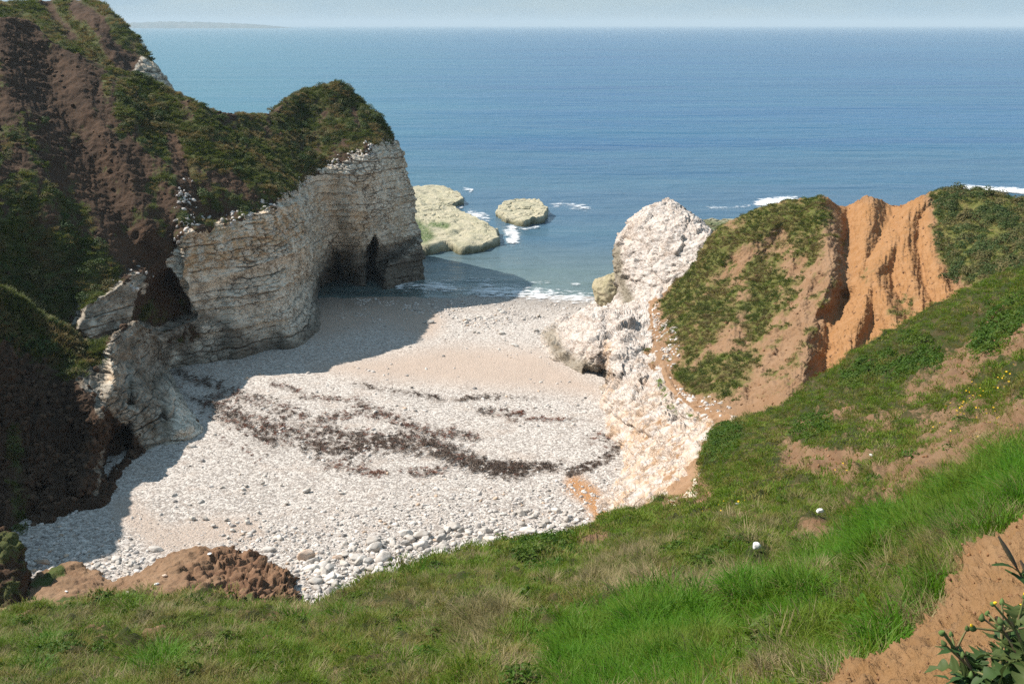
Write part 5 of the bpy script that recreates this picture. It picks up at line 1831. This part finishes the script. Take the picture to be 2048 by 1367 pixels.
# ------------------------------------------------------------------ foam on the water
def foam_mat():
    m = NT('sea_foam')
    a = m.attr('fo')
    v = m.voro(0.9, 'DISTANCE_TO_EDGE', vec=m.scaled(0.7, 1.0, 1.0))
    n = m.noise(1.3, 6, 0.75, vec=m.scaled(0.6, 1.0, 1.0))
    n2 = m.noise(0.25, 3, 0.6)
    k = m.math('ADD', m.math('MULTIPLY', a, 0.75), m.math('MULTIPLY', m.math('SUBTRACT', n, 0.5), 2.2))
    k = m.math('ADD', k, m.math('MULTIPLY', m.math('SUBTRACT', n2, 0.5), 0.9))
    k = m.math('SUBTRACT', k, m.math('MULTIPLY', v, 0.35))
    al = m.math('MULTIPLY', m.ramp(k, 0.3, 0.85), m.ramp(a, 0.0, 0.5))
    m.finish((0.80, 0.81, 0.82), 0.9, m.bump(n, 0.6, 0.15), 0.2)
    m.put(m.b.inputs['Alpha'], al)
    return m.m


M_FOAM = foam_mat()


def foam(line, w, dens=1.0, n=120, m=24):
    c = resample(line, n)
    tg = np.gradient(c, axis=0)
    nr = np.stack([-tg[:, 1], tg[:, 0]], -1)
    nr /= np.linalg.norm(nr, axis=1, keepdims=True)
    f = np.linspace(-1, 1, m)
    px = c[:, None] + nr[:, None] * (f[None, :, None] * w)
    P = at_z(px, np.zeros(px.shape[:2]))
    P[..., 2] = np.maximum(0.16 + 0.08 * fbm(P, 1.5, 3, seed=211), beach_z(P[..., 0], P[..., 1]) + 0.12)
    e = (1 - np.abs(f)[None] ** 1.5) * np.minimum(1, np.minimum(np.arange(n), n - 1 - np.arange(n)) / (0.18 * n))[:, None]
    F = grid_faces(n, m)
    nn = np.cross(P[1, 0] - P[0, 0], P[0, 1] - P[0, 0])
    me = mesh_from('foam', P.reshape(-1, 3), F if nn[2] > 0 else F[:, ::-1])
    a = me.attributes.new('fo', 'FLOAT', 'POINT')
    a.data.foreach_set('value', np.ascontiguousarray((e * dens).ravel(), f4))
    return put('foam', me, M_FOAM)


for L, w, d, lab in [
    ([(770, 572), (850, 574), (940, 582)], 18, 0.8, 'thin foam at the shaded waterline below the cave'),
    ([(900, 580), (1000, 584), (1080, 592), (1225, 604)], 23, 0.9, 'broken white surf washing onto the sunny beach'),
    ([(1000, 470), (1025, 462), (1030, 480), (1005, 486)], 16, 1.0, 'white wash off the near corner of the rock shelf'),
    ([(925, 428), (960, 432), (985, 445)], 14, 0.8, 'foam channel between the shelf and the oval rock'),
    ([(1090, 412), (1130, 410), (1190, 420)], 12, 0.62, 'thin foam trailing right of the oval rock'),
    ([(1005, 452), (1050, 460), (1085, 452)], 6, 0.8, 'foam rim along the foot of the oval rock'),
    ([(920, 378), (945, 380), (935, 388)], 5, 0.8, 'small foam streak beyond the far rock ledge'),
    ([(900, 418), (930, 414)], 6, 0.8, 'foam between the two pale rock ledges'),
    ([(1500, 410), (1550, 404), (1610, 402)], 13, 1.2, 'breaking wave behind the left brow of the ochre hill'),
    ([(1400, 414), (1460, 418), (1520, 410)], 5, 0.55, 'faint foam streak behind the white stack'),
    ([(1890, 374), (1960, 379), (2030, 382), (2120, 392)], 9, 1.2, 'breaking wave behind the scrub at the right edge'),
    ([(1020, 570), (1100, 566), (1180, 572)], 6, 0.5, 'faint foam line in the shallows off the beach'),
    ([(860, 560), (950, 562), (1020, 570)], 9, 0.5, 'faint foam in the cliff shadow on the water'),
]:
    tag(foam(L, w, d), lab, 'foam', None, 'stuff')


# ------------------------------------------------------------------ flowers and larger plants on the slope
def flower_mesh():
    V, F = [(0, 0, 0.0)], []
    for k in range(8):
        a = k * math.pi / 4
        V.append((math.cos(a), math.sin(a), 0.25))
    F = [(0, 1 + k, 1 + (k + 1) % 8) for k in range(8)]
    me = bpy.data.meshes.new('flower_head')
    me.from_pydata(V, [], F)
    me.materials.append(plain_mat('yellow_petals', (0.75, 0.50, 0.02), (0.70, 0.42, 0.02), 20, 0.7, 0.001))
    return me


def flowers():
    P, px, turf, bank, dep = SLOPE
    w = np.zeros(px.shape[:2])
    for L, r, a in [([(1915, 795), (1945, 785)], 22, 1.0), ([(1985, 785), (2048, 770)], 22, 1.0), ([(1900, 835), (1970, 820)], 22, 1.0), ([(1870, 870), (1890, 865)], 16, 0.6), ([(1670, 965), (1700, 955)], 20, 0.7), ([(1400, 1055), (1480, 1010)], 20, 0.25), ([(10, 1310), (60, 1290)], 30, 0.1), ([(1950, 880), (1990, 850)], 14, 0.6)]:
        w = np.maximum(w, a * stroke(px, L, r * 1.2, 0.9))
    X, i, j = sample(P, w, 170)
    s = np.clip(dep[i, j] * 0.0009, 0.010, 0.026) * (0.7 + 0.6 * R.random(len(X)))
    X[:, 2] += 0.10 + 0.16 * R.random(len(X))
    scatter('yellow_flowers', X, euler_tilt(len(X), 0.5), np.repeat(s[:, None], 3, 1), np.zeros(len(X)), source('flower_source', [flower_mesh()]), 'small yellow flowers dotted over the right of the grass slope', 'flowers')


flowers()

M_DOCK = leaf_mat('dock_leaf', [(0.06, 0.15, 0.012), (0.075, 0.17, 0.016)], (0.12, 0.18, 0.03), 0.2, 2.0, 0.25)
M_THISTLE = leaf_mat('thistle_leaf', [(0.03, 0.07, 0.018), (0.045, 0.095, 0.022)], (0.09, 0.10, 0.03), 0.3, 2.0, 0.25)
M_STEM = plain_mat('plant_stem', (0.11, 0.15, 0.04), (0.17, 0.11, 0.06), 30, 0.6, 0.001)
M_PURPLE = plain_mat('purple_stem', (0.12, 0.06, 0.05), (0.10, 0.09, 0.05), 30, 0.6, 0.001)
M_BUD = plain_mat('flower_bud', (0.07, 0.12, 0.03), (0.10, 0.14, 0.04), 40, 0.7, 0.001)
M_YELLOW = bpy.data.materials['yellow_petals']


def leaf_mesh(L, W, lobes, arch, rng, mat, name='leaf'):
    """leaf blade along +X with a folded midrib; lobed when lobes > 0"""
    n = 6 * max(lobes, 2) + 1
    V, F = [], []
    for k in range(n):
        f = k / (n - 1)
        w = W * 0.5 * math.sin(math.pi * min(1, 0.06 + 0.94 * f) ** 0.75) + 0.003
        if lobes:
            w *= 0.22 + 0.9 * abs(math.sin(f * math.pi * lobes)) ** 1.5 * (0.8 + 0.4 * rng.random())
        z = arch * math.sin(f * math.pi * 0.9) - arch * 0.8 * f * f
        dz = 0.25 * w + rng.normal() * 0.03 * W
        sk = 0.25 * w if lobes else 0
        V += [(f * L + sk, w, z + dz), (f * L, 0, z), (f * L + sk, -w, z + dz + rng.normal() * 0.03 * W)]
    for k in range(n - 1):
        i = 3 * k
        F += [(i, i + 1, i + 4, i + 3), (i + 1, i + 2, i + 5, i + 4)]
    me = bpy.data.meshes.new(name)
    me.from_pydata(V, [], F)
    a = me.attributes.new('tint', 'FLOAT', 'POINT')
    a.data.foreach_set('value', np.full(len(V), rng.random(), f4))
    me.materials.append(mat)
    for p in me.polygons:
        p.use_smooth = True
    return me


def tube_mesh(pts, rad, mat, name='stem', n=7):
    pts = np.asarray(pts, float)
    tg = np.gradient(pts, axis=0)
    tg /= np.linalg.norm(tg, axis=1, keepdims=True)
    u = np.cross(tg, [0.3, 0.9, 0.1])
    u /= np.linalg.norm(u, axis=1, keepdims=True)
    v = np.cross(tg, u)
    a = np.linspace(0, 2 * math.pi, n, endpoint=False)
    r = np.interp(np.linspace(0, 1, len(pts)), np.linspace(0, 1, len(rad)), rad)
    V = pts[:, None] + r[:, None, None] * (np.cos(a)[None, :, None] * u[:, None] + np.sin(a)[None, :, None] * v[:, None])
    i = np.arange(len(pts) * n).reshape(len(pts), n)
    j = np.roll(i, -1, 1)
    F = np.stack([i[:-1], j[:-1], j[1:], i[1:]], -1).reshape(-1, 4)
    me = mesh_from(name, V.reshape(-1, 3), F)
    me.materials.append(mat)
    return me


def bud_mesh(s, mat, name='bud'):
    V, F = ico(2)
    z = V[:, 2]
    r = np.interp(z, [-1, -0.5, 0.2, 0.7, 1], [0.5, 1.0, 0.75, 0.45, 0.4])
    V = np.stack([V[:, 0] * r * (1 + 0.12 * np.sin(np.arctan2(V[:, 1], V[:, 0]) * 8)), V[:, 1] * r, z * 1.3], -1) * s
    me = mesh_from(name, V, F)
    me.materials.append(mat)
    return me


def empty(name, loc):
    o = bpy.data.objects.new(name, None)
    o.location = loc
    o.empty_display_size = 0.1
    C.objects.link(o)
    return o


def place(parent, name, me, loc, rot, sc_=1.0):
    o = put(name, me, None, parent)
    o.location, o.rotation_euler, o.scale = loc, rot, (sc_,) * 3
    return o


def dock(x, y, size, n, label, seed):
    rng = np.random.default_rng(seed)
    p = on_sheet(SLOPE, x, y)
    root = empty('dock_plant', p)
    for k in range(n):
        a = rng.random() * 6.28
        me = leaf_mesh(size * (0.7 + 0.5 * rng.random()), size * 0.42, 0, size * 0.25, rng, M_DOCK)
        place(root, 'leaf', me, (0, 0, 0.02), (0, -0.5 - 0.5 * rng.random(), a))
    tag(root, label, 'plant')


dock(1822, 1075, 0.12, 6, 'bright green broad-leaved dock beside the dry grass tuft', 1)
dock(1722, 1225, 0.11, 5, 'broad-leaved dock in dark herbs above the earth bank', 2)
dock(1242, 1225, 0.13, 3, 'few broad light leaves alone in the middle of the grass', 3)
dock(1738, 1265, 0.11, 6, 'greyish broad-leaved plant at the edge of the earth bank', 4)
dock(1534, 1285, 0.12, 2, 'small upright bright leaves in the lush grass', 5)


def thistle(base, height, nst, nleaf, label, seed, lean=(0, 0), spread=0.35, mat=M_STEM):
    """branched sow-thistle: lobed leaves up the stems, buds at the tips"""
    rng = np.random.default_rng(seed)
    root = empty('thistle_plant', base)
    for s in range(nst):
        a = rng.random() * 6.28
        h = height * (0.55 + 0.5 * rng.random())
        d = np.array([math.cos(a) * spread * h + lean[0] * h, math.sin(a) * spread * h + lean[1] * h, 0])
        f = np.linspace(0, 1, 14)[:, None]
        pts = d[None] * f ** 1.3 + np.array([0, 0, h])[None] * f + rng.normal(size=(1, 3)) * 0.01 * f
        place(root, 'stem', tube_mesh(pts, [0.006, 0.0045, 0.003], mat if s % 2 else M_PURPLE), (0, 0, 0), (0, 0, 0))
        for k in range(nleaf):
            q = rng.random() ** 1.4 * 0.85
            i = int(q * 13)
            me = leaf_mesh(0.13 * (1.15 - 0.6 * q) * (0.7 + 0.6 * rng.random()), 0.055 * (1.1 - 0.4 * q), 5, 0.035, rng, M_THISTLE)
            place(root, 'leaf', me, tuple(pts[i]), (rng.normal() * 0.3, -0.35 + rng.normal() * 0.4, rng.random() * 6.28))
        for k in range(3):
            tip = pts[-1] + rng.normal(size=3) * np.array([0.03, 0.03, 0.02])
            st_ = place(root, 'stem', tube_mesh(np.linspace(pts[-3], tip, 5), [0.003, 0.002], M_STEM), (0, 0, 0), (0, 0, 0))
            b = place(root, 'bud', bud_mesh(0.006 + 0.003 * rng.random(), M_BUD), tuple(tip), (rng.normal() * 0.3, rng.normal() * 0.3, 0))
            if rng.random() < 0.15:
                place(b, 'petals', bud_mesh(0.004, M_YELLOW, 'petals'), (0, 0, 0.008), (0, 0, 0))
    tag(root, label, 'plant')


def near_pt(x, y, t):
    return at(np.array([float(x), float(y)]), np.array(t))



thistle(near_pt(1990, 1480, 2.25), 0.30, 9, 9, 'leafy sow thistle with green buds at the bottom right corner', 21, (-0.05, 0.1), 0.5)
thistle(near_pt(2080, 1420, 2.1), 0.26, 6, 9, 'dark leafy thistle cut off by the right edge of the picture', 22, (-0.1, 0.1), 0.5)


def stalk(base, tip, label, seed):
    """tall dark seed stalk with narrow bracts"""
    rng = np.random.default_rng(seed)
    root = empty('seed_stalk', base)
    f = np.linspace(0, 1, 16)[:, None]
    d = np.asarray(tip) - np.asarray(base)
    side = np.array([0.02, 0.0, 0.0])
    pts = d[None] * f + side[None] * np.sin(f * 3.1)
    place(root, 'stem', tube_mesh(pts, [0.0035, 0.0025, 0.0015], M_PURPLE), (0, 0, 0), (0, 0, 0))
    place(root, 'seed_head', tube_mesh(pts[11:], [0.003, 0.006, 0.0055, 0.002], M_PURPLE, 'seed_head'), (0, 0, 0), (0, 0, 0))
    for k in range(7):
        i = int(rng.integers(1, 11))
        place(root, 'leaf', leaf_mesh(0.07 + 0.05 * rng.random(), 0.014, 0, 0.01, rng, M_THISTLE), tuple(pts[i]), (0, -0.7 + 0.5 * rng.random(), rng.random() * 6.28))
    tag(root, label, 'plant')


stalk(near_pt(2085, 1300, 2.3), near_pt(1996, 1072, 2.3), 'tall dark seed stalk leaning left over the earth bank', 31)
stalk(near_pt(2100, 1330, 2.25), near_pt(2040, 1120, 2.25), 'shorter seed stalk with narrow leaves at the right edge', 32)

# ------------------------------------------------------------------ sea air
V8 = np.array([(x, y, z) for x in (-54000, 54000) for y in (-60, 27000) for z in (-6.0, 120.0)], float)
hz = put('haze', mesh_from('haze', V8, np.array([(0, 1, 3, 2), (4, 6, 7, 5), (0, 4, 5, 1), (2, 3, 7, 6), (0, 2, 6, 4), (1, 5, 7, 3)]), False))
hm = bpy.data.materials.new('haze_air')
hm.use_nodes = True
hn, hl = hm.node_tree.nodes, hm.node_tree.links
hn.remove(hn['Principled BSDF'])
hv = hn.new('ShaderNodeVolumePrincipled')
hv.inputs['Color'].default_value = (0.72, 0.88, 1.0, 1)
hv.inputs['Density'].default_value = 0.00011
hl.new(hv.outputs[0], hn['Material Output'].inputs['Volume'])
hz.data.materials.append(hm)
tag(hz, 'thin blue sea haze softening the far coast', 'haze', None, 'stuff')
